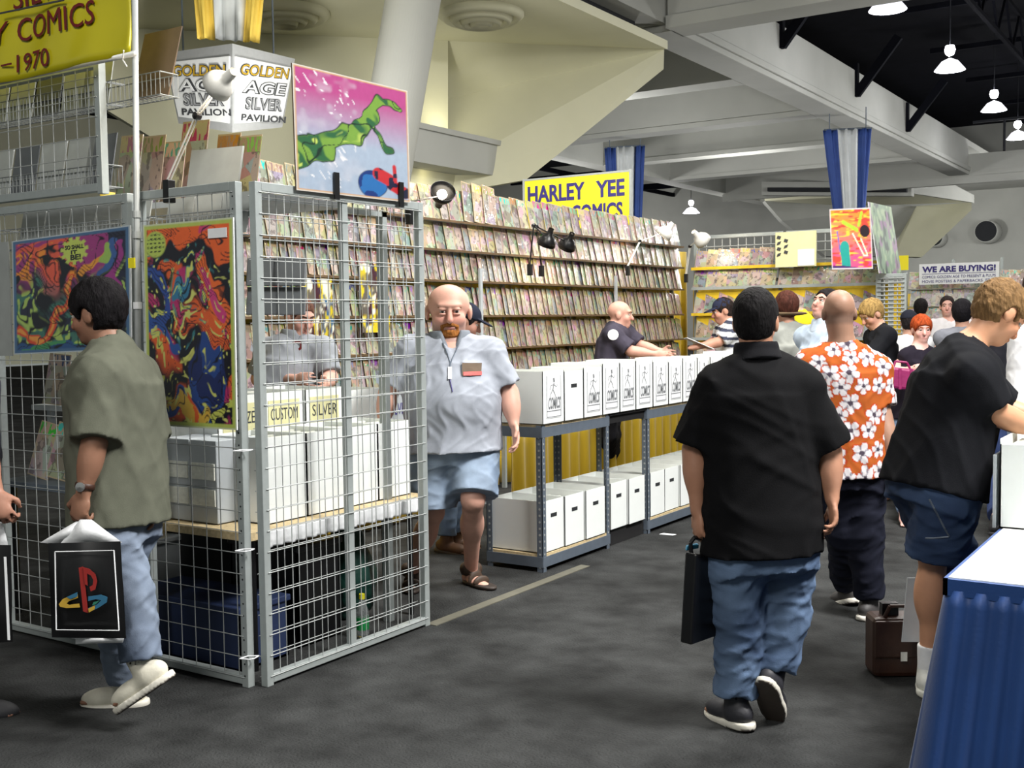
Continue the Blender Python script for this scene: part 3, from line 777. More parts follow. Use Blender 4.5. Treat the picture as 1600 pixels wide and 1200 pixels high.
    # trousers, shorts
    if pants:
        f = F3(); o_ = pants.get('o', .02); wst = pel + up * (shirt.get('hem', -.08) + .035 if shirt else .1) * s
        f.ell(pel + up * .02, np.array((.156 * w + o_ * .6, .105 * w + .03 * belly + o_ * .6, .15)) * s, R, F, up, .05)
        f.cyl(wst + up * .06, pel + up * min(-.06, shirt.get('hem', -.08) - .06 if shirt else -.06) * s, ((.155 * w + o_ * .4) * s, (.105 * w + o_ * .4) * s), ((.158 * w + o_ * .6) * s, (.112 * w + o_ * .6) * s), R, .05)
        for k in 'LR':
            if 'k' + k not in P: continue
            kn, an = g('k' + k), g('a' + k); ln = pants.get('len', 1.9); Lk = np.linalg.norm(kn - hip[k]); La = np.linalg.norm(an - kn)
            w5 = w ** .5
            if ln <= 1.12: f.cone(hip[k], kn + nz(kn - hip[k]) * .03, (.086 * w5 + o_) * s, pants.get('cuff', .09) * s, .045, cut=Lk * ln)
            else:
                f.cone(hip[k], kn, (.086 * w5 + o_) * s, (.064 * w5 + o_ * .8) * s, .045)
                f.cone(kn, an, (.064 * w5 + o_ * .8) * s, pants.get('cuff', .068) * s, .03, cut=La * (ln - 1))
        f.plane(wst, up)
        f.post = folds(pants.get('seed', 2), pants.get('folds', .009), pants.get('freq', 34), (.7, .7, 1.3))
        fields['pants'] = f
        part('shorts' if pants.get('len', 1.9) < 1.3 else 'trousers', f, h, DENIM if pants.get('denim') else CLOTH, root, pants['col'] if callable(pants['col']) else np.array(S(*pants['col'])), label=pants.get('label'))
    # shoes
    if shoes:
        for k in 'LR':
            if 'k' + k not in P or k in shoes.get('skip', ''): continue
            an = g('a' + k); ta, tp = P.get('t' + k, (az, 8)); fd = az_dir(ta); fd = nz(fd * cos(radians(tp)) - np.array([0, 0, 1]) * sin(radians(tp)))
            fu = nz(np.array([0, 0, 1]) - fd * fd[2]); fr = np.cross(fd, fu); b = an - fu * .07 * s
            u = F3()
            u.ell(b + fu * .022 * s - fd * .025 * s, np.array((.042, .058, .045)) * s, fr, fd, fu, k=.02)
            u.ell(b + fu * .012 * s + fd * .095 * s, np.array((.048, .095, .042)) * s, fr, fd, fu, k=.03)
            u.cone(an + fu * .035 * s, b + fu * .02 * s, .044 * s, .05 * s, .02)
            u.cone(an + fu * .02 * s, an + fu * .12 * s, .037 * s, .04 * s, .004, op='s')
            u.plane(b - fu * .012 * s, -fu)
            so = part('shoe', u, .008, SHOE, root, np.array(S(*shoes['col'])), label=shoes.get('label'), pad=.04)
            f = F3()
            f.ell(b - fu * .018 * s - fd * .03 * s, np.array((.047, .062, .06)) * s, fr, fd, fu, k=.02)
            f.ell(b - fu * .018 * s + fd * .09 * s, np.array((.054, .112, .06)) * s, fr, fd, fu, k=.05)
            f.plane(b - fu * .034 * s, -fu); f.plane(b - fu * .004 * s, fu)
            part('sole', f, .008, SHOE, so, (lambda V, Q, b=b, fu=fu: np.where((((V - b) @ fu) < -.028)[:, None], np.array(S(*shoes.get('tread', (66, 58, 52)))), np.array(S(*shoes['sole']))).astype(np.float32)), pad=.04)
            if shoes.get('sock'):
                f = F3(); kn = g('k' + k); up_ = nz(kn - an)
                f.cone(an - up_ * .01, an + up_ * shoes['sock'], .045 * s, .05 * s, .01, cut=shoes['sock'] * .9)
                part('sock', f, .007, CLOTH, root, np.array(S(232, 232, 232)), pad=.03)
    info = dict(root=root, g=g, F=F, up=up, R=R, hc=hc, hf=hf, hu=hu, hr=hr_, neck=neck, pel=pel, L=L, sh=sh, s=s, D=D, fs=fields)
    return info

def frame(d):
    d = nz(d); a = np.cross(d, (0, 0, 1))
    if np.linalg.norm(a) < 1e-3: a = np.array([1., 0, 0])
    a = nz(a); return a, np.cross(d, a), d

def cap(I, col, brimcol=None, label=None, turn=0):
    f = F3(); hc, hf, hu, hr = I['hc'], I['hf'], I['hu'], I['hr']
    f.ell(hc - hf * .012 + hu * .04, (.086, .106, .094), hr, hf, hu); f.plane(hc + hu * .035, -hu - hf * .08)
    bf = hf * cos(radians(turn)) + hr * sin(radians(turn)); br = np.cross(bf, hu)
    f.ell(hc + bf * .115 + hu * .038, (.075, .075, .009), br, nz(bf - hu * .15), nz(hu + bf * .15), k=.008)
    part('cap', f, .008, CLOTH, I['root'], np.array(S(*col)), label=label)

def hit(I, which, px, py, off=.004):
    """where the ray through a pixel first meets a garment, lifted off the cloth a little"""
    f = I['fs'][which]; ds = np.linspace(I['D'] - .7, I['D'] + .5, 240); P = CAM + ds[:, None] * ray(px, py); v = f(P)
    i = np.nonzero(v < 0)[0]
    d = ds[i[0]] if len(i) else I['D']
    return CAM + ray(px, py) * (d - off)

# ------------------------------------------------------------------ grid panels, posters, banner
def grid_panel(label, p0, p1, z0, z1, step=.0893, bars=(), frame_w=.038, group=None, back=0.0, holes=False, wr=.0023, name='grid_panel'):
    p0 = np.array([p0[0], p0[1], 0.]); p1 = np.array([p1[0], p1[1], 0.]); d = nz(p1 - p0); L = np.linalg.norm(p1 - p0); n = np.cross(d, (0, 0, 1))
    if n @ (CAM * [1, 1, 0] - p0) < 0: n = -n
    t = thing(name, label, 'display panel', p0 + [0, 0, z0], group); Z = np.array([0, 0, 1.]); fw = frame_w
    for q in (p0 + d * fw / 2, p1 - d * fw / 2): MB().bar(q + Z * z0, q + Z * z1, fw, fw, n).build('frame_post', MAT['grid'], t, bevel=.003)
    for z in (z0 + fw / 2 + .012, z1 - fw / 2): MB().bar(p0 + d * fw + Z * z, p1 - d * fw + Z * z, fw, fw).build('frame_rail', MAT['grid'], t, bevel=.003)
    for u in bars: MB().bar(p0 + d * u + Z * (z0 + fw), p0 + d * u + Z * (z1 - fw), fw, fw * .8, n).build('center_bar', MAT['grid'], t, bevel=.003)
    def wires(nm, off, du, dz):
        m = MB(); k = int((L - 2 * fw) / step); s0 = (L - k * step) / 2 + du; o = n * off
        for i in range(k + 1):
            if fw * .5 < s0 + i * step < L - fw * .5: m.tube(p0 + d * (s0 + i * step) + o + Z * (z0 + fw), p0 + d * (s0 + i * step) + o + Z * (z1 - fw), wr, 5)
        k2 = int((z1 - z0 - 2 * fw) / step); s1 = (z1 - z0 - k2 * step) / 2 + dz
        for i in range(k2 + 1):
            if fw * .5 < s1 + i * step < z1 - z0 - fw * .5: m.tube(p0 + d * fw * .5 + o + n * wr * 2 + Z * (z0 + s1 + i * step), p1 - d * fw * .5 + o + n * wr * 2 + Z * (z0 + s1 + i * step), wr, 5)
        m.build(nm, MAT['wire'], t, kind='stuff')
    wires('wire_mesh', fw * .45, 0, 0)
    if back: wires('back_wire_mesh', -back, .02, -.012)
    if z0 < .1:
        for q in (p0 + d * fw / 2, p1 - d * fw / 2): MB().tube(q, q + Z * .02, .016, 10).build('foot', MAT['chrome'], t)
    if holes:
        m = MB()
        for q in ((p1 - d * fw / 2),):
            for i in range(40):
                z = z0 + .05 + i * .052; c = q + n * (fw / 2 + .0006) + Z * z
                m.tube(c - n * .001, c + n * .0004, .0042, 8)
        m.build('post_hole', MAT['darkhole'], t, kind='stuff')
    return t
XA = -3.48
grid_panel('tall gray grid panel standing along the aisle beside the man in the pale polo', (XA, 3.36), (XA, 4.50), 0, 2.14, bars=(.56,), back=.05)
grid_panel('narrow gray grid panel carrying the tall poster of orange flames', (-4.17, 3.33), (-3.525, 3.33), 0, 2.14, holes=True)
grid_panel('wide gray grid panel behind the man in the olive shirt', (-5.28, 3.33), (-4.215, 3.33), 0, 2.14)
grid_panel('gray grid panel at the left edge of the picture', (-6.40, 3.33), (-5.33, 3.33), 0, 2.14)
grid_panel('short gray grid panel mounted on top, under the yellow banner', (-5.62, 3.33), (-4.385, 3.33), 2.15, 2.76)
grid_panel('open white grid above the side rack, far end of the booth', (-5.58, 12.62), (-4.50, 12.62), 1.95, 2.53, .10, wr=.006)
grid_panel('open white grid above the side rack, behind the orange poster', (-4.46, 12.62), (-3.35, 12.62), 1.95, 2.53, .10, wr=.006)
grid_panel('dense gray end panel past the blond man in black', (-3.34, 12.25), (-3.02, 12.25), 0, 1.99, .045, bars=(.16,), wr=.007)
for i, (px, py, lab) in enumerate(((390, 704, 'near chest height'), (393, 860, 'at knee height'), (400, 1028, 'near the floor'))):
    c = onx(px, py, -3.475) + np.array([-.02, -.06, 0])
    m = MB(); pts = [c + np.array([a, b, 0]) for a, b in ((-.032, .018), (-.03, .06), (.008, .088), (.02, .05), (.012, .03), (-.032, .018))]
    m.path(pts, .0028, 6)
    setp(m.build('cable_tie', MAT['paper']), 'white cable tie round the corner posts of the grid, ' + lab, 'cable tie')

# painted flat prints -----------------------------------------------------------------
def hex_(c): return np.array(S(*c))
def vnoise(u, v, fr, seed):
    r = np.random.default_rng(seed); T = r.random((64, 64)); x = u * fr; y = v * fr
    xi = np.floor(x).astype(int); yi = np.floor(y).astype(int); fx = x - xi; fy = y - yi; fx = fx * fx * (3 - 2 * fx); fy = fy * fy * (3 - 2 * fy)
    g = lambda a, b: T[a % 64, b % 64]
    return (g(xi, yi) * (1 - fx) + g(xi + 1, yi) * fx) * (1 - fy) + (g(xi, yi + 1) * (1 - fx) + g(xi + 1, yi + 1) * fx) * fy
def seg(u, v, a, b):
    a = np.array(a); b = np.array(b); d = b - a; t = np.clip(((u - a[0]) * d[0] + (v - a[1]) * d[1]) / (d @ d), 0, 1)
    return np.hypot(u - a[0] - t * d[0], v - a[1] - t * d[1])
def poster(name, label, cat, bl, br, tl, paint, nx, ny, border=None, thick=.006, backm='paper', tape=None):
    bl, br, tl = (np.array(p, float) for p in (bl, br, tl)); ux, uy = br - bl, tl - bl; n = nz(np.cross(ux, uy))
    if n @ (CAM - bl) < 0: n = -n
    t = thing(name, label, cat, bl)
    MB().poly([bl, br, br + uy, tl], -n * thick).build('backing_board', MAT[backm], t)
    asp = np.linalg.norm(ux) / np.linalg.norm(uy)
    jj, ii = np.meshgrid(np.arange(ny + 1), np.arange(nx + 1), indexing='ij'); u = (ii / nx).ravel(); v = (jj / ny).ravel()
    V = bl + u[:, None] * ux + v[:, None] * uy + n * .0015
    idx = (jj * (nx + 1) + ii); Q = np.stack([idx[:-1, :-1], idx[:-1, 1:], idx[1:, 1:], idx[1:, :-1]], -1).reshape(-1, 4)
    me = mesh_from(V - wloc(t), Q, 'print', True, paint(u, v, asp)); put('print', me, MAT['printed'], t)
    return t
def lay(c, m, col): m = np.clip(m, 0, 1)[:, None]; return c * (1 - m) + hex_(col) * m
def sm(d, w=.004): return np.clip(.5 - d / (2 * w), 0, 1)

def paint_top(u, v, asp):      # pink sky fading to pale blue, loose green sweep and a red-blue bundle (plain shapes)
    c = np.zeros((len(u), 3)); t = np.clip((v - .42) / .42, 0, 1)[:, None]
    c[:] = hex_((168, 184, 204)) * (1 - t) + hex_((184, 76, 138)) * t
    c = lay(c, .5 * (vnoise(u, v, 14, 3) - .55) * 3 * (u < .6), (206, 206, 216))
    c = lay(c, np.clip((vnoise(u * 1.5 + v, v, 30, 5) - .8) * 12, 0, 1) * (vnoise(u, v, 5, 2) > .5) * (u < .55), (236, 236, 240))  # pale patches and white flecks: plastic-bag glare painted into the print
    w = .02 * (vnoise(u, v, 9, 1) - .5)
    u1, v1 = u, v; u, v = warp(u, v, .10, 17); d = np.full(len(u), 9.)
    for a, b, r in (((-.05, .30), (.22, .40), .05), ((-.05, .22), (.28, .33), .035), ((.2, .40), (.46, .53), .085), ((.46, .53), (.64, .68), .075), ((.60, .70), (.70, .84), .05), ((.70, .84), (.93, .82), .026), ((.66, .60), (.82, .40), .022)): d = np.minimum(d, seg(u, v, a, b) - r)
    c = lay(c, sm(d - .010), (20, 44, 38)); c = lay(c, sm(d), (122, 164, 66)); c = lay(c, sm(d) * np.clip((vnoise(u * 1.3 + v * .6, v, 10, 8) - .55) * 10, 0, 1), (44, 100, 62)); c = lay(c, sm(d + .02) * np.clip((vnoise(u, v, 12, 9) - .6) * 10, 0, 1), (190, 212, 100))
    c = lay(c, sm(d) * sm(np.abs(vnoise(u, v, 9, 19) - .5) - .03, .012), (18, 46, 34)); u, v = u1, v1
    d = np.hypot((u - .64) / 1.1, v - .13) - .115 + .03 * (vnoise(u, v, 8, 4) - .5)
    c = lay(c, sm(d - .006), (20, 26, 60)); c = lay(c, sm(d), (40, 110, 178)); c = lay(c, sm(d) * (vnoise(u, v, 8, 7) > .55), (22, 52, 120))
    d = np.minimum(seg(u, v, (.70, .22), (.80, .18)) - .055, seg(u, v, (.82, .14), (.95, .08)) - .05); d = np.minimum(d, seg(u, v, (.86, .15), (.85, .30)) - .018)
    c = lay(c, sm(d), (196, 44, 52)); c = lay(c, sm(d) * (vnoise(u, v, 22, 6) > .68), (30, 30, 60))
    e = np.minimum(np.minimum(u, 1 - u), np.minimum(v, 1 - v)); c = lay(c, sm(e - .018, .003), (206, 160, 110)); c = lay(c, sm(e - .008, .003), (220, 220, 215))
    return c * .66
def warp(u, v, a, sd):
    return u + a * (vnoise(u, v, 5, sd) - .5) + a * .5 * (vnoise(u, v, 13, sd + 1) - .5), v + a * (vnoise(u, v, 5, sd + 2) - .5) + a * .5 * (vnoise(u, v, 13, sd + 3) - .5)
def inked(c, u, v, fr, sd, w=.022):      # irregular dark pen contours and hatching
    n = vnoise(u, v, fr, sd); c = lay(c, sm(np.abs(n - .5) - w, .012), (16, 18, 30)); h = np.sin((u * .8 + v) * 150 + 9 * vnoise(u, v, 4, sd + 5)) > .55
    return lay(c, h * (vnoise(u, v, 6, sd + 6) > .6) * .75, (16, 18, 30))
def paint_left(u, v, asp):     # black-light colours: flames above, green tangle below
    e0, v0 = u, v; u, v = warp(u, v, .16, 50)
    c = np.zeros((len(u), 3)); c[:] = hex_((34, 40, 62)); n1 = vnoise(u * 1.4, v * .9, 7, 11); n2 = vnoise(u, v * 1.6, 12, 12); n3 = vnoise(u * 2, v, 16, 13)
    up = np.clip((v - .5 + .25 * (n1 - .5)) * 6, 0, 1)
    c = lay(c, up * (u < .78), (150, 56, 120)); c = lay(c, up * np.clip((n2 - .42) * 8, 0, 1) * (u < .6), (220, 92, 70)); c = lay(c, up * np.clip((n3 - .55) * 8, 0, 1) * (u < .62) * (v < .86), (232, 142, 52))
    lo = 1 - up
    c = lay(c, lo * np.clip((n2 - .4) * 7, 0, 1) * (u < .8), (62, 112, 100)); c = lay(c, lo * np.clip((n3 - .58) * 9, 0, 1), (164, 192, 98)); c = lay(c, np.clip((n1 - .66) * 12, 0, 1) * (v < .75), (18, 22, 34))
    d = np.minimum(seg(u, v, (.05, .25), (.25, .1)), seg(u, v, (.25, .1), (.52, .62))) - .03 - .03 * (n3 - .5); c = lay(c, sm(d), (206, 72, 44)); c = lay(c, sm(d + .018), (226, 150, 70))
    d = seg(u, v, (.62, .66), (.88, .84)) - .026; c = lay(c, sm(d), (222, 150, 60))
    c = lay(c, sm(seg(u, v, (.82, .62), (.84, .88)) - .05), (58, 92, 150)); c = lay(c, sm(seg(u, v, (.94, .3), (.93, .86)) - .04), (150, 56, 130)); c = lay(c, sm(seg(u, v, (.77, .70), (.78, .82)) - .045), (150, 184, 90))
    c = lay(c, sm(v - .08 + .04 * (n1 - .5)), (40, 80, 130)); c = lay(c, sm(v - .08) * (n2 > .6), (66, 142, 92))
    u, v = e0, v; c = inked(c, u * 1.3, v, 9, 61); u, v = e0, v0
    a = np.arctan2(v - .85, u - .55); r = np.hypot((u - .55) * 1.0, v - .85); b = .105 + .012 * np.sign(np.sin(a * 11)); c = lay(c, sm(r - b, .006), (188, 204, 96))
    e = np.minimum(np.minimum(u, 1 - u), np.minimum(v, 1 - v)); c = lay(c, sm(e - .034, .003), (70, 104, 140)); c = lay(c, sm(e - .010, .003), (176, 186, 192))
    return c
def paint_right(u, v, asp):    # dark ground, orange and pink tongues, plain blue oval low right
    e0, v0 = u, v; u, v = warp(u, v, .13, 70); v2 = v / asp; c = np.zeros((len(u), 3)); c[:] = hex_((22, 22, 34)); n1 = vnoise(u * 1.2, v2, 6, 21); n2 = vnoise(u, v2 * .8, 9, 22); n3 = vnoise(u * 1.5, v2 * 1.5, 14, 23)
    c = lay(c, np.clip((n1 - .56) * 10, 0, 1), (214, 92, 44)); c = lay(c, np.clip((n2 - .64) * 10, 0, 1), (176, 44, 104)); c = lay(c, np.clip((n3 - .7) * 10, 0, 1) * (v > .4), (54, 120, 128)); c = lay(c, np.clip((n3 - .82) * 14, 0, 1), (196, 200, 96))
    c = lay(c, sm(np.minimum(1 - v - .06 - .1 * n2, np.hypot(u - .95, (v - .95) * 2) - .3), .01), (222, 96, 44)); c = lay(c, sm(np.hypot((u - .75), (v - .95) * 3) - .1), (200, 60, 110))
    d = seg(u, v2, (.70, .74 / asp), (.92, .52 / asp)) - .09 + .04 * (n2 - .5); c = lay(c, sm(d), (226, 104, 46)); c = lay(c, sm(d + .05), (196, 60, 120))
    d = np.abs(np.hypot(u - .05, (v - .62) / asp * 1.0) - .24) - .045; c = lay(c, sm(d), (44, 74, 148)); d = seg(u, v2, (.02, .53 / asp), (.38, .40 / asp)) - .045; c = lay(c, sm(d), (42, 78, 150))
    c = lay(c, sm(np.hypot(u - .45, (v - .66) / asp) - .085), (50, 116, 150)); c = lay(c, sm(np.hypot(u - .45, (v - .66) / asp) - .03), (120, 190, 160))
    d = np.hypot((u - .68) / .17, (v - .24) / .165) - 1; c = lay(c, sm(d * .15), (26, 40, 92)); c = lay(c, sm(d * .15) * (n1 > .5), (34, 66, 132))
    c = lay(c, sm(np.minimum(seg(u, v2, (.1, .02 / asp), (.42, .14 / asp)), seg(u, v2, (.62, .02 / asp), (.6, .08 / asp))) - .06), (32, 68, 140))
    c = lay(c, sm(seg(u, v2, (.3, .13 / asp), (.6, .075 / asp)) - .07) * (n3 > .42), (206, 168, 66)); c = lay(c, sm(seg(u, v2, (.66, .03 / asp), (.95, .13 / asp)) - .035) * (n3 > .4), (190, 196, 90))
    c = inked(c, u, v2, 10, 81, .018); c = lay(c, np.clip((vnoise(u * 2, v2 * 2, 15, 90) - .8) * 12, 0, 1) * (v < .8), (200, 204, 110)); u, v = e0, v0
    c = lay(c, sm(np.hypot((u - .14) / 1.2, (v - .9) / asp) - .1, .008), (176, 196, 92)); c = lay(c, sm(np.hypot((u - .14) / 1.2, (v - .9) / asp) - .085, .008) * (np.sin(v * 300) > .2) * (np.sin(u * 130 + 3 * np.sin(v * 300)) > -.3), (60, 70, 40))
    e = np.minimum(np.minimum(u, 1 - u), np.minimum(v, 1 - v) / asp); c = lay(c, sm(e - .04, .004), (176, 190, 92)); c = lay(c, sm(e - .012, .004), (196, 204, 172))
    return c
def paint_far(u, v, asp):      # orange and pink streaks, teal column, white zigzag
    c = np.zeros((len(u), 3)); t = np.clip(v * 1.1 + .25 * (vnoise(u, v * 4, 5, 31) - .5), 0, 1)[:, None]; c[:] = hex_((214, 60, 150)) * (1 - t) + hex_((246, 150, 42)) * t
    c = lay(c, np.clip((vnoise(u, v * 5, 6, 32) - .55) * 7, 0, 1), (238, 70, 60)); c = lay(c, np.clip((vnoise(u, v * 6, 7, 33) - .66) * 8, 0, 1), (250, 200, 70))
    c = lay(c, sm(seg(u, v, (.36, .02), (.34, .36)) - .11), (34, 158, 150)); c = lay(c, sm(seg(u, v, (.22, .3), (.17, .62)) - .018), (120, 110, 180))
    d = np.minimum(seg(u, v, (.55, .58), (.80, .22)), np.minimum(seg(u, v, (.80, .22), (.88, .22)), seg(u, v, (.88, .24), (.74, .5)))) - .014; c = lay(c, sm(d), (250, 240, 220))
    d = np.minimum(seg(u, v, (.32, .78), (.66, .64)) - .035, seg(u, v, (.7, .72), (.78, .92)) - .03); c = lay(c, sm(d), (176, 206, 60)); c = lay(c, sm(np.hypot(u - .84, (v - .62) * 1.2) - .12), (36, 22, 40))
    c = lay(c, sm(v - .06 + .1 * (u > .3) * (u - .3)), (70, 40, 110))
    e = np.minimum(np.minimum(u, 1 - u), np.minimum(v, 1 - v)); c = lay(c, sm(e - .02, .005), (214, 206, 214))
    return c
TOPP = poster('bagged_poster', 'bagged pink and pale blue poster standing on top of the grid panel', 'poster', onx(463, 297, -3.445), onx(641, 317, -3.445), onx(456, 98, -3.445), paint_top, 120, 130, backm='cardboard')
for px in (526, 627):
    c = onx(px, 290 + (px - 526) * .11, -3.435); MB().box(c[0] - .004, c[0] + .004, c[1] - .016, c[1] + .016, 2.10, 2.22).build('clip', MAT['black'], TOPP)
t = poster('wall_poster', 'green, orange and purple poster with a yellow starburst, behind the man in olive', 'poster', ony(22, 554, 3.29), ony(205, 546, 3.29), ony(19, 377, 3.29), paint_left, 150, 150)
p0, ux = ony(22, 554, 3.29), ony(205, 546, 3.29) - ony(22, 554, 3.29); uy = ony(19, 377, 3.29) - ony(22, 554, 3.29); n = np.array([0, -1., 0])
for tx, a, b, w_, h_ in (('SO SHALL', .475, .865, .155, .035), ('IT', .525, .825, .05, .03), ('BE!', .52, .775, .085, .045)):
    text(tx, p0 + ux * a + uy * b + n * .003, ux, uy, w_ * np.linalg.norm(ux), h_ * np.linalg.norm(uy), MAT['ink'], t, depth=.001, bold=.02)
t = poster('wall_poster', 'tall dark poster with orange flames and a blue oval, on the corner grid panel', 'poster', ony(231, 664, 3.29), ony(370, 672, 3.29), ony(224, 352, 3.29), paint_right, 130, 270)
m = MB(); c = ony(340, 364, 3.285); m.box(c[0] - .055, c[0] + .055, 3.281, 3.287, c[2] - .02, c[2] + .02); m.build('tape_strip', MAT['paper'], t)
poster('framed_poster', 'orange and pink poster with a teal column and white zigzag, standing over the side rack', 'poster', ony(1300, 421, 11.95), ony(1364, 420, 11.95), ony(1296, 327, 11.95), paint_far, 50, 70)
def paint_edge(u, v, asp):
    c = np.zeros((len(u), 3)); c[:] = hex_((120, 152, 118)); n2 = vnoise(u * 2, v, 9, 41); c = lay(c, np.clip((n2 - .5) * 6, 0, 1), (168, 190, 150)); c = lay(c, np.clip((vnoise(u, v, 7, 42) - .62) * 8, 0, 1), (150, 110, 150)); return lay(c, np.clip((vnoise(u * 2, v, 8, 43) - .66) * 8, 0, 1), (36, 60, 50))
poster('bagged_poster', 'bagged green poster seen nearly edge on, right of the orange poster', 'poster', np.array([-3.24, 12.0, 1.99]), np.array([-3.20, 12.75, 1.99]), np.array([-3.24, 12.0, 2.74]) + [-.12, 0, 0], paint_edge, 30, 40)
c = ony(5, 470, 3.29); setp(MB().box(c[0] - .75, ony(17, 470, 3.29)[0], 3.285, 3.292, ony(10, 556, 3.29)[2], ony(10, 378, 3.29)[2]).build('back_board', MAT['grayboard']), 'plain gray board hung on the leftmost grid panel', 'board')

# pole and satin banner
pole = thing('banner_pole', 'tall steel pole at the gap between two grid panels', 'pole', (-4.175, 3.285, 0))
MB().tube((-4.178, 3.275, 0), (-4.06, 3.275, 3.4), .0135, 12).build('tube', MAT['wire'], pole, smooth=True)
for z, r in ((1.93, .021), (2.02, .019), (1.62, .019), (1.30, .02)): MB().tube((-4.17 + z * .03, 3.275, z), (-4.17 + z * .03, 3.275, z + .03), r, 12).build('collar', MAT['paper' if z < 1.9 else 'wire'], pole)
MB().box(-4.150, -4.11, 3.255, 3.262, 1.80, 1.845).build('yellow_tag', MAT['yellowsign'], pole)
zb = ony(106, 104, 3.24)[2]
t = thing('banner', 'yellow satin banner with maroon lettering tied to the steel pole', 'banner', (-5, 3.24, zb))
def sat_y(x, b): return 3.24 + .010 * np.sin(x * 9 + b * 5) + .005 * np.sin(x * 19 - b * 9) + .008 * np.sin(b * 9 + x * 3)
V = []; F = []; nx, nzb = 64, 24; x0, x1 = -6.2, -4.085
for j in range(nzb + 1):
    for i in range(nx + 1):
        a = i / nx; b = j / nzb; x = x0 + (x1 - x0) * a
        V.append((x, sat_y(x, b), zb - .014 * sin(a * pi) * (1 - b) + b * .95))
for j in range(nzb):
    for i in range(nx): a = j * (nx + 1) + i; F.append((a, a + 1, a + nx + 2, a + nx + 1))
o = MB().add(V, F).build('satin_cloth', MAT['satin'], t, smooth=True)
md = o.modifiers.new('s', 'SOLIDIFY'); md.thickness = .004
def brow(txt, a, b, hpx, **k):
    p = ony(*a, 3.215); q = ony(*b, 3.215); o = text(txt, p, (q - p) * [1, 0, 0], (0, 0, 1), q[0] - p[0], hpx * np.dot(p - CAM, FW) / FPX, MAT['maroon'], t, depth=.002, **k); W_ = wloc(t)
    for v in o.data.vertices: v.co.y = float(sat_y(v.co.x + W_[0], (v.co.z + W_[2] - zb) / .95)) - W_[1] - .009 + (v.co.y + W_[1] - 3.215)
brow('COMICS', (21, 65), (142, 46), 36, bold=.0); brow('Y', (-16, 72), (8, 66), 34); brow('1970', (22, 113), (73, 104), 28); brow('SILVER', (13, 14), (128, 0), 36)
p = ony(2, 103, 3.215); MB().box(p[0], ony(18, 101, 3.215)[0], 3.212, 3.216, p[2] - .004, p[2] + .004).build('dash', MAT['maroon'], t)
p = ony(0, 21, 3.215); q = ony(100, 0, 3.215); MB().bar(p, q, .004, .008).build('rule', MAT['ink'], t)
rb = MB(); rb.path([(-4.09, 3.22, zb + .01), (-4.13, 3.245, zb - .02), (-4.11, 3.25, zb - .05)], .003); rb.build('tie_string', MAT['paper'], t)
setp(MB().tube((-6.3, 3.255, zb + .0), (-4.06, 3.255, zb + .0), .012, 10).build('banner_rail', MAT['wire'], smooth=True), 'horizontal steel rail under the yellow satin banner', 'rail')

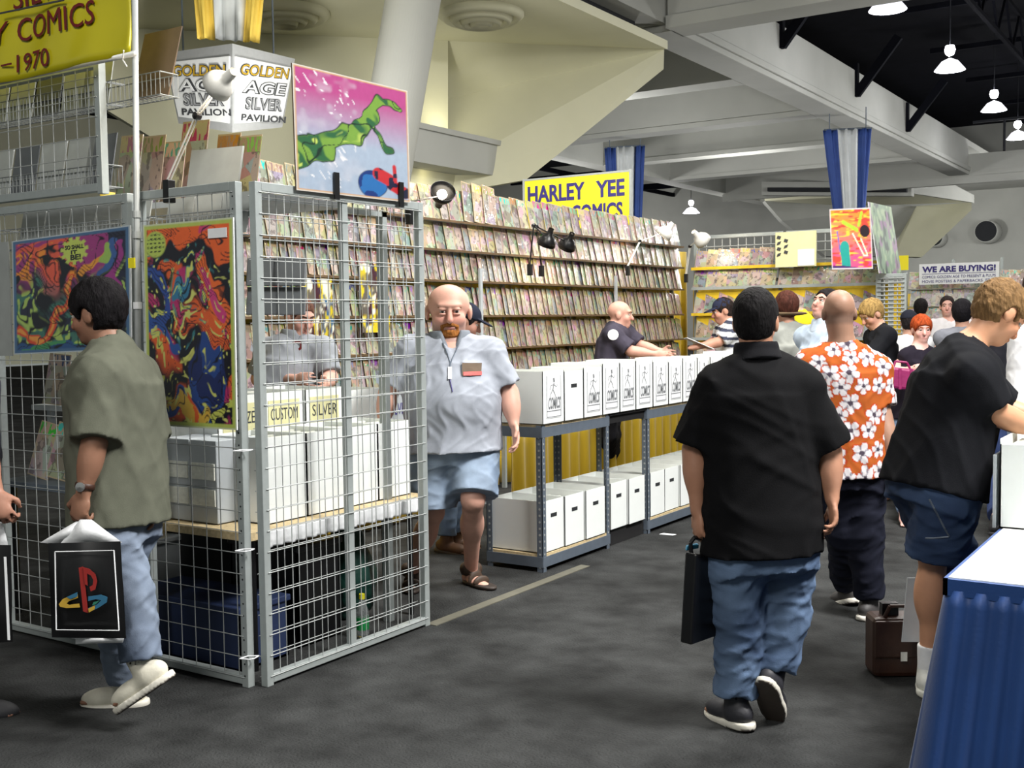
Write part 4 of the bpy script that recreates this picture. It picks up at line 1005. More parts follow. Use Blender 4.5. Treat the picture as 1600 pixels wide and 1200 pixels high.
# ------------------------------------------------------------------ comics
def cover_mat():
    m = bpy.data.materials.new('comic_cover'); m.use_nodes = True; nt = m.node_tree; N = nt.nodes; L = nt.links; b = N['Principled BSDF']
    b.inputs['Roughness'].default_value = .4; b.inputs['Coat Weight'].default_value = .35; b.inputs['Coat Roughness'].default_value = .06
    sd = N.new('ShaderNodeAttribute'); sd.attribute_name = 'seed'; uv = N.new('ShaderNodeTexCoord')
    def math_(op, a, c=None, clamp=False):
        n = N.new('ShaderNodeMath'); n.operation = op; n.use_clamp = clamp
        for i, v in enumerate((a, c)):
            if v is None: continue
            if isinstance(v, (int, float)): n.inputs[i].default_value = v
            else: L.new(v, n.inputs[i])
        return n.outputs[0]
    def mix(f, a, c):
        n = N.new('ShaderNodeMix'); n.data_type = 'RGBA'; L.new(f, n.inputs[0]) if not isinstance(f, float) else setattr(n.inputs[0], 'default_value', f)
        for i, v in ((6, a), (7, c)):
            if isinstance(v, tuple): n.inputs[i].default_value = (*v, 1)
            else: L.new(v, n.inputs[i])
        return n.outputs[2]
    def hsv(c, s, v):
        n = N.new('ShaderNodeHueSaturation'); n.inputs['Saturation'].default_value = s; n.inputs['Value'].default_value = v; L.new(c, n.inputs['Color']); return n.outputs[0]
    seed = sd.outputs['Fac']
    def white(k):
        w = N.new('ShaderNodeTexWhiteNoise'); w.noise_dimensions = '1D'; L.new(math_('ADD', seed, k), w.inputs['W']); return w
    sep = N.new('ShaderNodeSeparateXYZ'); L.new(uv.outputs['UV'], sep.inputs[0]); u, v = sep.outputs[0], sep.outputs[1]
    wv = white(9.1); vv = math_('ADD', math_('MULTIPLY', wv.outputs['Value'],   .55), .26); n_h = N.new('ShaderNodeHueSaturation'); n_h.inputs['Saturation'].default_value = .8; L.new(vv, n_h.inputs['Value']); L.new(mix(.74, white(.13).outputs['Color'], S(220, 170, 104)), n_h.inputs['Color']); base = n_h.outputs[0]
    mp = N.new('ShaderNodeMapping'); L.new(uv.outputs['UV'], mp.inputs[0]); mp.inputs['Scale'].default_value = (2.1, 2.8, 1)
    vo = N.new('ShaderNodeTexVoronoi'); vo.voronoi_dimensions = '4D'; vo.inputs['Scale'].default_value = 1.0; L.new(mp.outputs[0], vo.inputs['Vector']); L.new(math_('MULTIPLY', seed, 37.0), vo.inputs['W'])
    pic = mix(.45, hsv(vo.outputs['Color'], .62, .42), base)
    no = N.new('ShaderNodeTexNoise'); no.noise_dimensions = '4D'; no.inputs['Scale'].default_value = 2.0; no.inputs['Detail'].default_value = 4; L.new(mp.outputs[0], no.inputs['Vector']); L.new(math_('MULTIPLY', seed, 11.0), no.inputs['W'])
    dk = math_('GREATER_THAN', no.outputs[0], .57); pic = mix(math_('MULTIPLY', dk, .6), pic, S(52, 40, 40))
    band = math_('GREATER_THAN', v, .77)
    mp2 = N.new('ShaderNodeMapping'); L.new(uv.outputs['UV'], mp2.inputs[0]); mp2.inputs['Scale'].default_value = (9, 5, 1)
    n2 = N.new('ShaderNodeTexNoise'); n2.noise_dimensions = '4D'; n2.inputs['Scale'].default_value = 1.0; n2.inputs['Detail'].default_value = 1; L.new(mp2.outputs[0], n2.inputs['Vector']); L.new(math_('MULTIPLY', seed, 53.0), n2.inputs['W'])
    lt = math_('GREATER_THAN', n2.outputs[0], .53); bandc = mix(lt, base, hsv(white(5.7).outputs['Color'], 1.2, .45)); col = mix(band, pic, bandc)
    eu = math_('MINIMUM', u, math_('SUBTRACT', 1.0, u)); ev = math_('MINIMUM', v, math_('SUBTRACT', 1.0, v)); bd = math_('LESS_THAN', math_('MINIMUM', eu, ev), .022)
    col = mix(bd, col, S(168, 150, 120)); L.new(col, b.inputs['Base Color'])
    bm = N.new('ShaderNodeTexNoise'); bm.noise_dimensions = '4D'; bm.inputs['Scale'].default_value = 1.4; L.new(mp.outputs[0], bm.inputs['Vector']); L.new(seed, bm.inputs['W'])
    bp = N.new('ShaderNodeBump'); bp.inputs['Strength'].default_value = .6; bp.inputs['Distance'].default_value = .02; L.new(bm.outputs[0], bp.inputs['Height']); L.new(bp.outputs[0], b.inputs['Coat Normal'])
    return m
COVER = cover_mat()
CW, CH = .172, .262
def comic_geo(w, h, th=.004):
    """upright comic in its sleeve: cover faces +Y... built facing -Y, bottom centre at the origin"""
    x = w / 2
    V = [(-x, 0, 0), (x, 0, 0), (x, 0, h), (-x, 0, h), (-x, th, 0), (x, th, 0), (x, th, h), (-x, th, h)]
    F = [(0, 1, 2, 3), (5, 4, 7, 6), (1, 5, 6, 2), (4, 0, 3, 7), (3, 2, 6, 7), (4, 5, 1, 0)]
    UV = [(.0, 0), (1, 0), (1, 1), (0, 1), (0, 0), (0.02, 0), (0.02, 1), (0, 1)]
    return V, F, UV
COMICS = {}
def comic_mesh(i, w=CW, h=CH):
    k = (i % 48, round(w, 3), round(h, 3))
    if k not in COMICS:
        V, F, UV = comic_geo(w, h); sd = (i % 48) * 1.731 + .37
        me = mesh_from(V, F, 'comic', False, None, UV, [sd] * 8); me.materials.append(COVER); COMICS[k] = me
    return COMICS[k]
STUFF = []; N_IND = [0]; ROWS = []
def nth(n): return '%d%s' % (n, 'th' if 10 <= n % 100 <= 20 else {1: 'st', 2: 'nd', 3: 'rd'}.get(n % 10, 'th'))
def comic_row(p0, p1, out, z, spacing, label, group, tilt=12, yawj=14, hvar=.01, w=CW, h=CH, lean=4, gaps=(), keep=True, jit=.2, ordn=None):
    """comics leaning against a rack along p0-p1; out = horizontal direction they face"""
    p0 = np.array([*p0, 0.]); p1 = np.array([*p1, 0.]); d = nz(p1 - p0); L = np.linalg.norm(p1 - p0); out = np.array([*out, 0.]); n = int(L / spacing); rz0 = math.atan2(out[1], out[0]) + pi / 2
    for i in range(n):
        a = (i + .5) / n * L + RNG.uniform(-jit, jit) * spacing
        if any(g0 < a < g1 for g0, g1 in gaps): continue
        p = p0 + d * a + out * (.012 + .004 * (i % 3)); hh = h + RNG.uniform(-hvar, hvar); ww = w + RNG.uniform(-.006, .006)
        ROWS.append((np.linalg.norm(p - CAM * [1, 1, 0]), (p[0], p[1], z), rz0 + radians(yawj), radians(tilt), radians(lean + RNG.uniform(-2, 3)), int(RNG.integers(0, 48)), (round(ww, 2) + .002 if spacing > .1 else w, round(hh, 2)), label % nth(i + 1), group, keep))
def flush_comics(limit=300):
    ROWS.sort(key=lambda r: (not r[9], r[0])); VV = []; FF = []; UU = []; SS = []
    for i, (dist, p, rz, tx, ln, sd, (w, h), label, group, keep) in enumerate(ROWS):
        Mx = Matrix.Translation(p) @ Matrix.Rotation(rz, 4, 'Z') @ Matrix.Rotation(-tx, 4, 'X') @ Matrix.Rotation(ln, 4, 'Y')
        if i < limit:
            o = put('comic_book', comic_mesh(sd, w, h), None); o.location = Mx.to_translation(); o.rotation_euler = Mx.to_euler(); setp(o, label, 'comic', group)
        else:
            V, F, UV = comic_geo(w, h); n0 = len(VV); VV += [tuple(Mx @ Vector(v)) for v in V]; FF += [tuple(a + n0 for a in f) for f in F]; UU += UV; SS += [sd * 1.731 + .37] * 8
    if VV:
        V = np.array(VV); c = V.mean(0); me = mesh_from(V - c, FF, 'comics', False, None, UU, SS); o = put('comic_books', me, COVER, None, c)
        setp(o, 'remaining bagged comics filling the far racks, too many to tell apart', 'comics', kind='stuff')

# long wall rack of the booth (along the aisle direction), yellow drape behind
XR = -5.62; YR0, YR1 = 4.95, 12.30
rk = thing('comic_rack', 'long wall rack of shelves full of bagged comics against the yellow drape', 'rack', (XR, (YR0 + YR1) / 2, 0))
SHZ = (2.385, 2.14, 1.885, 1.59, 1.30, 1.02, .74)
for i, z in enumerate(SHZ):
    MB().box(XR - .10, XR + .02, YR0, YR1, z - .012, z).build('shelf_board', MAT['graybin'], rk)
    MB().box(XR + .02, XR + .026, YR0, YR1, z - .012, z + .006).build('shelf_lip', MAT['lipbrown'], rk)
for i, z in enumerate(SHZ[2:]):
    for k in range(9):
        y = YR0 + .1 + k * .80 + .07 * (i % 2); MB().box(XR - .095, XR - .085, y, y + (.42, .25, .5)[k % 3], z - .075, z - .014).build('back_strip', MAT['yellow'], rk)
for k in range(7):
    y = YR0 + .04 + k * (YR1 - YR0 - .08) / 6; MB().box(XR - .14, XR - .10, y - .015, y + .015, 0, 2.62).build('upright', MAT['grid'], rk)
for y in (8.05, 10.55): MB().box(XR + .03, XR + .05, y - .018, y + .018, .3, 2.0).build('clear_post', MAT['graybin'], rk)
names = ('top', 'second', 'third', 'fourth', 'fifth', 'sixth', 'lowest')
for i, z in enumerate(SHZ):
    sp = (.135, .12, .078, .078, .08, .085, .10)[i]; hh = (.285, .262, .255, .255, .255, .25, .25)[i]
    for (y0, y1, bay) in ((YR0, 7.0, 'bay behind the grid'), (7.0, 9.6, 'bay over the polo man'), (9.6, YR1 - .05, 'corner bay')):
        comic_row((XR, y0), (XR, y1), (1, 0), z, sp, '%%s comic from the left, %s shelf of the long rack, %s' % (names[i], bay), 'comics on the %s shelf of the long rack, %s' % (names[i], bay),
                  tilt=13, yawj=(4, 5, 9, 9, 8, 8, 8)[i], h=hh, lean=(3, 3, 6, 6, 6, 6, 5)[i], gaps=((3.0, 3.06),) if i else ())
for j, (y, c) in enumerate(((7.95, 'whiteflag'), (8.1, 'whiteflag'), (8.26, 'whiteflag'))):   # tall bagged magazines on top
    ROWS.append((1.0, (XR + .02, y, 2.39), pi / 2 + .1, radians(8), radians(5), 7 + j, (.22, .345), ('first', 'second', 'third')[j] + ' of three tall bagged magazines on the top shelf, left of the yellow sign', 'tall magazines', True))

def drape(name, label, p0, p1, z0, z1, mat, amp=.03, per=.16, nz_=8, flare=0.0):
    p0 = np.array([*p0, 0.]); p1 = np.array([*p1, 0.]); d = p1 - p0; L = np.linalg.norm(d); d = d / L; n = np.array([-d[1], d[0], 0]); k = max(8, int(L / per * 8))
    V = []; F = []
    for j in range(nz_ + 1):
        b = j / nz_
        for i in range(k + 1):
            s = i / k * L; ph = 2 * pi * s / per + .8 * sin(s * 2.3); o = amp * (1.25 - .7 * b) * (sin(ph) + .35 * sin(ph * .5 + 2 + b))
            V.append(p0 + d * s + n * (o - flare * (1 - b)) + np.array([0, 0, z0 + (z1 - z0) * b]))
    for j in range(nz_):
        for i in range(k): a = j * (k + 1) + i; F.append((a, a + 1, a + k + 2, a + k + 1))
    o = MB().add(V, F).build(name, MAT[mat], smooth=True); md = o.modifiers.new('s', 'SOLIDIFY'); md.thickness = .004
    return setp(o, label, 'drape')
drape('back_drape', 'long yellow drape hanging behind and below the comic shelves', (XR - .22, 12.9), (XR - .22, 4.4), .02, 2.36, 'yellow', .028, .2)
drape('table_skirt', 'yellow drape behind the steel shelf units, under the boxes', (-4.55, 11.6), (-4.55, 6.9), .02, .80, 'yellow', .022, .16)
drape('table_skirt', 'yellow skirt seen through the grid behind the polo man\'s legs', (-5.42, 7.0), (-5.42, 4.9), .02, .80, 'yellow', .022, .17)

# side rack across the far end of the booth
YS = 12.42
rk2 = thing('comic_rack', 'side rack of comics facing the viewer at the far end of the booth', 'rack', (-4.5, YS, 0))
for i, z in enumerate((2.13, 1.895, 1.59, 1.30, 1.0)):
    MB().box(-5.55, -3.36, YS - .02, YS + .10, z - .012, z).build('shelf_board', MAT['graybin'], rk2); MB().box(-5.55, -3.36, YS - .026, YS - .02, z - .02, z + .014).build('shelf_lip', MAT['grid' if i % 2 else 'yellow'], rk2)
    comic_row((-5.5, YS), (-4.55, YS), (0, -1), z, .12, '%%s comic from the left on shelf %d of the side rack, left bay' % (i + 1), 'comics in the left bay of the side rack, shelf %d' % (i + 1), tilt=10, yawj=5, keep=i < 3, h=.215 if i < 2 else .25)
    if i: comic_row((-4.45, YS), (-3.40, YS), (0, -1), z, .12, '%%s comic from the left on shelf %d of the side rack, right bay' % (i + 1), 'comics in the right bay of the side rack, shelf %d' % (i + 1), tilt=10, yawj=5, keep=False, h=.215 if i < 2 else .25)
for x in (-5.55, -4.5, -3.36): MB().box(x - .02, x + .02, YS + .1, YS + .14, 0, 2.5).build('upright', MAT['grid'], rk2)
for i, z in enumerate((1.82, 1.53)): MB().box(-5.5, -3.4, YS + .02, YS + .03, z - .12, z + .03).build('back_strip', MAT['yellow'], rk2)
drape('back_drape', 'yellow drape behind the side rack at the far end of the booth', (-5.75, 12.9), (-3.2, 12.9), .02, 1.9, 'yellow', .03, .2)
b = thing('bagged_board', 'white bagged board with dark brush lettering, hung on the side rack', 'board', ony(1245, 418, 12.28)); p, q = ony(1212, 418, 12.28), ony(1276, 360, 12.28)
MB().box(p[0], q[0], 12.27, 12.28, p[2], q[2]).build('panel', MAT['creamcard'], b)
for k in range(2):
    for j in range(4 - k):
        c = ony(1217 + k * 11, 371 + j * 9 + k * 5, 12.265); MB().obox(c, np.array([.020, 0, .006 * (1 if j % 2 else -1)]), (0, .002, 0), np.array([.006, 0, .016])).build('brush_mark', MAT['ink'], b)
MB().box(ony(1248, 0, 12.28)[0], q[0] - .02, 12.262, 12.27, p[2] + .01, ony(1248, 390, 12.28)[2]).build('price_sheet', MAT['paper'], b)

# comics standing above the left panels, in wire baskets
def basket(label, x0, x1, y, z, dep=.1, hh=.10):
    t = thing('wire_basket', label, 'basket', ((x0 + x1) / 2, y, z)); m = MB()
    for zz in (z, z + hh):
        m.tube((x0, y, zz), (x1, y, zz), .003, 5).tube((x0, y + dep, zz), (x1, y + dep, zz), .003, 5)
        for x in (x0, x1): m.tube((x, y, zz), (x, y + dep, zz), .003, 5)
    k = int((x1 - x0) / .028)
    for i in range(k + 1):
        x = x0 + (x1 - x0) * i / k; m.tube((x, y, z), (x, y, z + hh), .0018, 4).tube((x, y + dep, z), (x, y + dep, z + hh), .0018, 4).tube((x, y, z), (x, y + dep, z), .0018, 4)
    m.build('wire_mesh', MAT['basketwire'], t, kind='stuff'); return t
basket('long wire basket behind the short top panel, upper one', -5.5, -4.40, 3.352, 2.56)
basket('long wire basket behind the short top panel, lower one', -5.5, -4.42, 3.352, 2.19)
basket('wire basket sticking out right of the pole, holding a brown board', -4.38, -4.02, 3.352, 2.56)
basket('wire basket behind the wide grid panel above the left poster', -5.25, -4.25, 3.352, 1.93)
basket('wire basket behind the narrow grid panel above the tall poster', -4.15, -3.60, 3.352, 1.93)
def board(label, x0, x1, y, z0, z1, mat, lean=.05, name='back_board'):
    return setp(MB().poly([(x0, y, z0), (x1, y, z0), (x1, y + lean, z1), (x0, y + lean, z1)], (0, .006, 0)).build(name, MAT[mat]), label, 'board')
board('brown cardboard back of a magazine in the basket right of the pole', -4.33, -4.075, 3.44, 2.575, 2.90, 'cardboard', .09)
for i, (x, m, l) in enumerate(((-5.42, 'grayboard', 'farthest left'), (-5.20, 'grayboard', 'second from left'), (-4.98, 'darkboard', 'third from left'), (-4.76, 'grayboard', 'fourth from left'), (-4.60, 'grayboard', 'rightmost'))):
    board('gray backing board in the upper basket under the yellow banner, ' + l, x - .1, x + .1, 3.44, 2.575, 2.84, m)
    board('gray backing board in the lower basket under the yellow banner, ' + l, x - .1, x + .1, 3.44, 2.205, 2.46, ('grayboard', 'darkboard', 'grayboard')[i % 3])
for i in range(5):
    x = -5.15 + i * .2; board('gray backing board behind the wide grid panel, %s from the left' % ('first', 'second', 'third', 'fourth', 'fifth')[i], x - .095, x + .095, 3.44, 1.94, 2.125, 'grayboard', .04)
for i in range(3):
    x = -4.05 + i * .18; board('gray backing board above the tall poster, %s from the left' % ('first', 'second', 'third')[i], x - .085, x + .085, 3.44, 1.94, 2.12, 'grayboard', .04)
def comic_at(px, py0, y, h, w, seed, label, group='comics standing above the left panels', rz=0., tilt=8):
    p = ony(px, py0, y); h += p[2] - 2.137; p[2] = 2.137; ROWS.append((.5, tuple(p), rz, radians(tilt), radians(2), seed, (w, h), label, group, True))
comic_at(193, 292, 3.75, .27, .17, 3, 'blue and white comic standing left of the pole under the banner')
comic_at(229, 288, 3.75, .25, .165, 9, 'comic standing just right of the steel pole')
comic_at(262, 288, 3.80, .22, .165, 14, 'comic standing behind the base of the white arm lamp')
comic_at(291, 290, 3.95, .34, .20, 21, 'tall comic standing right of the white arm lamp')
comic_at(345, 288, 4.1, .27, .17, 30, 'comic behind the bagged gray board over the corner panel')
comic_at(378, 286, 4.1, .25, .17, 33, 'comic with its top over the corner post')
c0, c1 = ony(288, 290, 3.7), ony(368, 284, 3.7); c0[2] = c1[2] = 2.136; setp(MB().poly([c0, c1, c1 + [.0, .05, .24], c0 + [.0, .05, .25]], (0, .012, 0)).build('bagged_board', MAT['grayboard']), 'gray board in a clear bag lying over the corner panel', 'board')
t = thing('shelf_stand', 'gray shelf on thin uprights behind the left grid panels, holding the standing comics', 'shelf', (-4.45, 3.9, 0))
MB().box(-5.3, -3.72, 3.62, 4.2, 2.105, 2.135).build('top_shelf', MAT['graybin'], t)
for x in (-5.63, -3.7): MB().box(x - .02, x + .02, 4.44, 4.48, 0, 2.105).build('upright', MAT['grid'], t); MB().box(x - .02 if x > -5 else x + .02, x + .02 if x > -5 else -5.28, 4.18, 4.48, 2.08, 2.105).build('bracket', MAT['grid'], t)
# dark bins hung in the left booth, seen through the side grid panel
for i, (px, pz) in enumerate(((412, 470), (412, 425), (452, 470), (452, 425))):
    c = at(px, pz, 6.7); setp(MB().obox(c, RT * .10, UP * .085 * np.array([1, 1, 1]) + FW * .02, FW * .012).build('hanging_bin', MAT['darkboard'], bevel=.006), 'dark gray bin hung on the inner rack, %s' % ('lower left of four', 'upper left of four', 'lower right of four', 'upper right of four')[i], 'bin')
# inner rack of the left booth behind the vendor
rk3 = thing('comic_rack', 'inner rack of the left booth, seen through the side grid panel behind the vendor', 'rack', (-6.4, 6.3, 0)); q0, q1 = np.array([-6.9, 5.0]), np.array([-5.75, 5.0])
for i, z in enumerate((2.3, 2.0, 1.7, 1.4, 1.1)):
    MB().box(-7.4, -5.75, 5.58, 5.68, z - .012, z).build('shelf_board', MAT['graybin'], rk3); MB().box(-7.4, -5.75, 5.57, 5.58, z - .016, z + .012).build('shelf_lip', MAT['lipbrown'], rk3)
    comic_row((-7.35, 5.58), (-5.8, 5.58), (0, -1), z, .13, '%%s comic on shelf %d of the inner rack in the left booth' % (i + 1), 'comics on the inner rack, shelf %d' % (i + 1), keep=False)
for x in (-7.38, -5.77): MB().box(x - .02, x + .02, 5.68, 5.72, 0, 2.55).build('upright', MAT['grid'], rk3)
def paint_bag(u, v, asp):
    u, v = warp(u, v, .3, 33); c = np.zeros((len(u), 3)); c[:] = hex_((90, 84, 76)); n = vnoise(u, v, 5, 34); c = lay(c, np.clip((n - .42) * 9, 0, 1), (206, 184, 30)); c = lay(c, np.clip((vnoise(u, v, 8, 35) - .64) * 9, 0, 1), (226, 220, 200)); c = lay(c, np.clip((vnoise(u, v, 7, 36) - .64) * 9, 0, 1), (60, 24, 36)); return lay(c, np.clip((vnoise(u, v, 6, 37) - .7) * 9, 0, 1), (40, 90, 130))
for i, (px, py, l) in enumerate(((499, 492, 'behind the vendor'), (588, 466, 'right of the grid center bar'))):
    c = onx(px, py, XR + .06); Y_ = np.array([0, 1., 0]); poster('printed_bag', 'yellow printed bag hung on the long rack, ' + l, 'bag', c + [0, -.16, -.26 - .1 * (i == 0)], c + [0, .16, -.26 - .1 * (i == 0)], c + [-.02, -.16, .26], paint_bag, 24, 36, thick=.004)

# ------------------------------------------------------------------ steel shelf units and white comic boxes
def shelf_unit(label, x0, x1, y0, y1, zt, zb, skip=()):
    t = thing('shelf_unit', label, 'shelf', ((x0 + x1) / 2, (y0 + y1) / 2, 0))
    for i, (x, y) in enumerate(((x1, y0), (x1, y1), (x0, y0), (x0, y1))):
        sx, sy = (-1 if x == x1 else 1), (-1 if y == y1 else 1); w_ = .042
        p = MB().box(min(x, x + sx * .004), max(x, x + sx * .004), min(y, y + sy * w_), max(y, y + sy * w_), 0, zt).box(min(x, x + sx * w_), max(x, x + sx * w_), min(y, y + sy * .004), max(y, y + sy * .004), 0, zt).build('corner_post', MAT['steelgray'], t)
        m = MB()
        for k in range(int(zt / .04)):
            z = .03 + k * .04; m.tube((x - sx * .001, y + sy * w_ / 2, z), (x + sx * .0055, y + sy * w_ / 2, z), .0075, 6).tube((x + sx * w_ / 2, y - sy * .001, z), (x + sx * w_ / 2, y + sy * .0055, z), .0075, 6)
        m.build('slot', MAT['wire'], p, kind='stuff')
    for z in (zt, zb):
        for y in (y0, y1): MB().box(x0, x1, y - .003 if y == y0 else y - .02, y + .02 if y == y0 else y + .003, z - .075, z - .012).build('shelf_beam', MAT['steelgray'], t)
        for x in (x0, x1): MB().box(x - .003 if x == x0 else x - .02, x + .02 if x == x0 else x + .003, y0, y1, z - .075, z - .012).build('shelf_beam', MAT['steelgray'], t)
        MB().box(x0 + .004, x1 - .004, y0 + .004, y1 - .004, z - .012, z + .004).build('deck', MAT['particle'], t)
    return t
XF = -3.585; XB = -4.0
shelf_unit('gray slotted-steel shelf unit nearest the man in the pale polo', XB, XF, 5.80, 6.665, .905, .105)
shelf_unit('gray slotted-steel shelf unit, second in line, partly behind the man in black', XB, XF, 7.235, 8.95, .905, .105)
shelf_unit('gray slotted-steel shelf unit farthest along the aisle', XB, XF, 9.5, 11.3, .905, .105)
for (a, b, l) in ((6.67, 7.23, 'first and second'), (8.955, 9.495, 'second and third')):
    setp(MB().box(XB, XF, a, b, .895, .909).box(XB + .02, XF - .02, a, b, .84, .895).build('bridge_board', MAT['blackmat']), 'dark board bridging the %s shelf units' % l, 'board')
    setp(MB().box(XB + .05, XF - .03, a, b, .0, .109).build('plinth', MAT['blackmat']), 'low dark plinth under the boxes between the %s shelf units' % l, 'plinth')

def comic_box(name, label, group, x0, x1, y0, y1, z0, z1, handle=True, flyer=False, fill=.8, lidrim=True, side='x', rim=.004):
    """open long comic box: body, contents, handle slot, flyer on the aisle face (+x)"""
    t = thing(name, label, 'box', ((x0 + x1) / 2, (y0 + y1) / 2, z0), group); b = MB(); w = rim
    b.box(x0, x1, y0, y1, z0, z0 + .004).box(x0, x0 + w, y0, y1, z0, z1).box(x1 - w, x1, y0, y1, z0, z1).box(x0, x1, y0, y0 + w, z0, z1).box(x0, x1, y1 - w, y1, z0, z1)
    b.build('body', MAT['white'], t)
    m = MB(); n = 14; top = z0 + (z1 - z0) * fill
    for i in range(n):
        a = x0 + .015 + (x1 - x0 - .03) * i / n; tz = top + RNG.uniform(-.012, .008)
        m.poly([(a, y0 + .012, z0 + .005), (a, y1 - .012, z0 + .005), (a + .02, y1 - .012, tz), (a + .02, y0 + .012, tz)], (.012, 0, 0))
    m.build('filed_comics', MAT['whitein'], t, kind='stuff')
    yc = (y0 + y1) / 2
    if handle and not flyer:
        hz = z1 - (z1 - z0) * .30; MB().box(x1 - .001, x1 + .0012, yc - .036, yc + .036, hz - .012, hz + .012).build('handle_slot', MAT['darkhole'], t, bevel=.0)
    if flyer:
        f = MB().box(x1 + .0005, x1 + .003, yc - .088, yc + .088, z0 + .035, z1 - .025).build('flyer', MAT['paper'], t); xx = x1 + .0032; hz = z1 - z0
        m = MB()
        for (a, b_, c_, d_) in ((-.088, .088, 0, .003), (-.088, .088, .999, .003), ): pass
        e = .0035
        m.box(xx, xx + .0008, yc - .084, yc - .084 + e, z0 + .04, z1 - .03).box(xx, xx + .0008, yc + .084 - e, yc + .084, z0 + .04, z1 - .03).box(xx, xx + .0008, yc - .084, yc + .084, z0 + .04, z0 + .04 + e).box(xx, xx + .0008, yc - .08, yc + .08, z0 + .075, z0 + .080)
        zz = z1 - .03
        def limb(a, b_, r): m.bar((xx + .0004, yc + a[0], zz - a[1]), (xx + .0004, yc + b_[0], zz - b_[1]), r, .0008, (1, 0, 0))
        for a, b_, r in (((0, .015), (.004, .04), .016), ((.002, .045), (-.012, .085), .007), ((-.012, .085), (.012, .115), .006), ((.012, .115), (.024, .14), .004), ((-.012, .085), (-.04, .115), .005), ((-.04, .115), (-.046, .135), .004), ((0, .055), (.03, .07), .004), ((0, .055), (-.034, .06), .004), ((-.034, .06), (-.045, .085), .004), ((.03, .07), (.045, .055), .003)): limb(a, b_, r)
        m.build('flyer_drawing', MAT['flyerink'], f)
        text('COMICS', (xx, yc - .070, z0 + .088), (0, 1, 0), (0, .12, 1), .142, .075, MAT['flyerink'], f, depth=.0008, bold=.03)
    return t
edges = [5.795, 6.055, 6.30, 6.555, 6.80, 7.04, 7.31, 7.57, 7.82, 8.09, 8.34, 8.60, 8.86, 9.12, 9.38, 9.66, 9.92, 10.18, 10.45, 10.7, 10.95, 11.2]
ordn = ['first', 'second', 'third', 'fourth', 'fifth', 'sixth', 'seventh', 'eighth', 'ninth', 'tenth', 'eleventh', 'twelfth', 'thirteenth', 'fourteenth', 'fifteenth', 'sixteenth', 'seventeenth', 'eighteenth', 'nineteenth', 'twentieth', 'twenty-first']
for i in range(len(edges) - 1):
    fl = i != 1; zt = 1.235 + (.0, -.012, .0, .018, .012, .02, .0, -.012, .01, .004)[i % 10]
    comic_box('comic_box', 'white %s box atop the steel shelves, %s from the polo man' % ('flyer-fronted' if fl else 'plain-fronted', ordn[i]), 'white boxes on top of the steel shelves', XB + .02, XF + .012, edges[i] + .004, edges[i + 1] - .004, .911, zt, flyer=fl, fill=.93)
yl = [5.83, 6.06, 6.29, 6.60]; yl2 = [6.71, 6.96, 7.2, 7.30, 7.56, 7.82, 8.08, 8.34, 8.6, 8.86, 9.1, 9.4, 9.66, 9.92, 10.2, 10.5]
ys = [(5.83, 6.075), (6.08, 6.325), (6.34, 6.60), (6.70, 6.94), (6.95, 7.20), (7.30, 7.54), (7.55, 7.79), (7.81, 8.05), (8.06, 8.30), (8.31, 8.55), (8.56, 8.80), (8.98, 9.22), (9.24, 9.48), (9.56, 9.80), (9.81, 10.05), (10.06, 10.3)]
for i, (a, b) in enumerate(ys):
    comic_box('comic_box', 'open white box on the lower deck, %s from the polo man' % ordn[i], 'white boxes on the lower deck', XB + .01, XF - .012 + (.0, .006, .012, 0, .01, .004)[i % 6], a, b, .112, .432, handle=True, fill=.86)
c = onz(775, 775, .43); setp(MB().obox((-4.06, 5.9, .5), (.0, .11, .0), (.02, 0, .13), (.002, 0, 0)).build('gray_sheet', MAT['graybin']), 'gray sheet leaning behind the first lower comic box', 'sheet')

# left booth: table with white boxes behind the side grid
t = thing('folding_table', 'low table holding the white boxes behind the side grid panel', 'table', (-3.9, 4.1, 0)); MB().box(-4.55, -3.62, 3.42, 4.70, .60, .635).build('tabletop', MAT['particle'], t)
for x in (-4.5, -3.68):
    for y in (3.5, 4.62): MB().tube((x, y, 0), (x, y, .6), .016, 10).build('leg', MAT['black'], t)
drape('table_edge_cover', 'pale plastic cover edge along the low table behind the side grid', (-3.605, 4.66), (-3.605, 3.5), .56, .632, 'polybag', .008, .07)
for i in range(4):
    y = 3.62 + i * .26; comic_box('comic_box', 'white comic box behind the side grid panel, %s from the corner' % ordn[i], 'white boxes behind the side grid', -4.06, -3.70, y, y + .255, .637, 1.03, handle=False, fill=.95)
for i, (y, tx) in enumerate(((3.70, 'BRONZE'), (4.0, 'CUSTOM'), (4.30, 'SILVER'))):
    b = comic_box('comic_box', 'raised white box labelled %s on a cream card, behind the side grid' % tx, 'raised boxes with cream cards', -4.52, -4.10, y, y + .28, .80, 1.20, handle=False, fill=.95)
    MB().box(-4.10, -4.096, y + .03, y + .25, 1.02, 1.16).build('card', MAT['creamcard'], b); text(tx, (-4.0955, y + .045, 1.06), (0, 1, 0), (0, 0, 1), .19, .06, MAT['ink'], b, depth=.001)
setp(MB().box(-4.54, -4.08, 3.66, 4.64, .636, .798).build('riser', MAT['particle'], bevel=.003), 'low riser under the boxes with cream cards', 'riser')
comic_box('comic_box', 'plain white box at the far end of the table, behind the polo man\'s arm', 'raised boxes with cream cards', -4.64, -4.28, 4.76, 5.14, .82, 1.16, handle=False, fill=.95)
t = thing('folding_table', 'small table at the gap behind the polo man\'s arm', 'table', (-4.52, 4.96, 0)); MB().box(-4.66, -4.26, 4.74, 5.16, .79, .818).build('tabletop', MAT['particle'], t)
for x in (-4.63, -4.29):
    for y in (4.78, 5.14): MB().tube((x, y, 0), (x, y, .79), .016, 10).build('leg', MAT['black'], t)
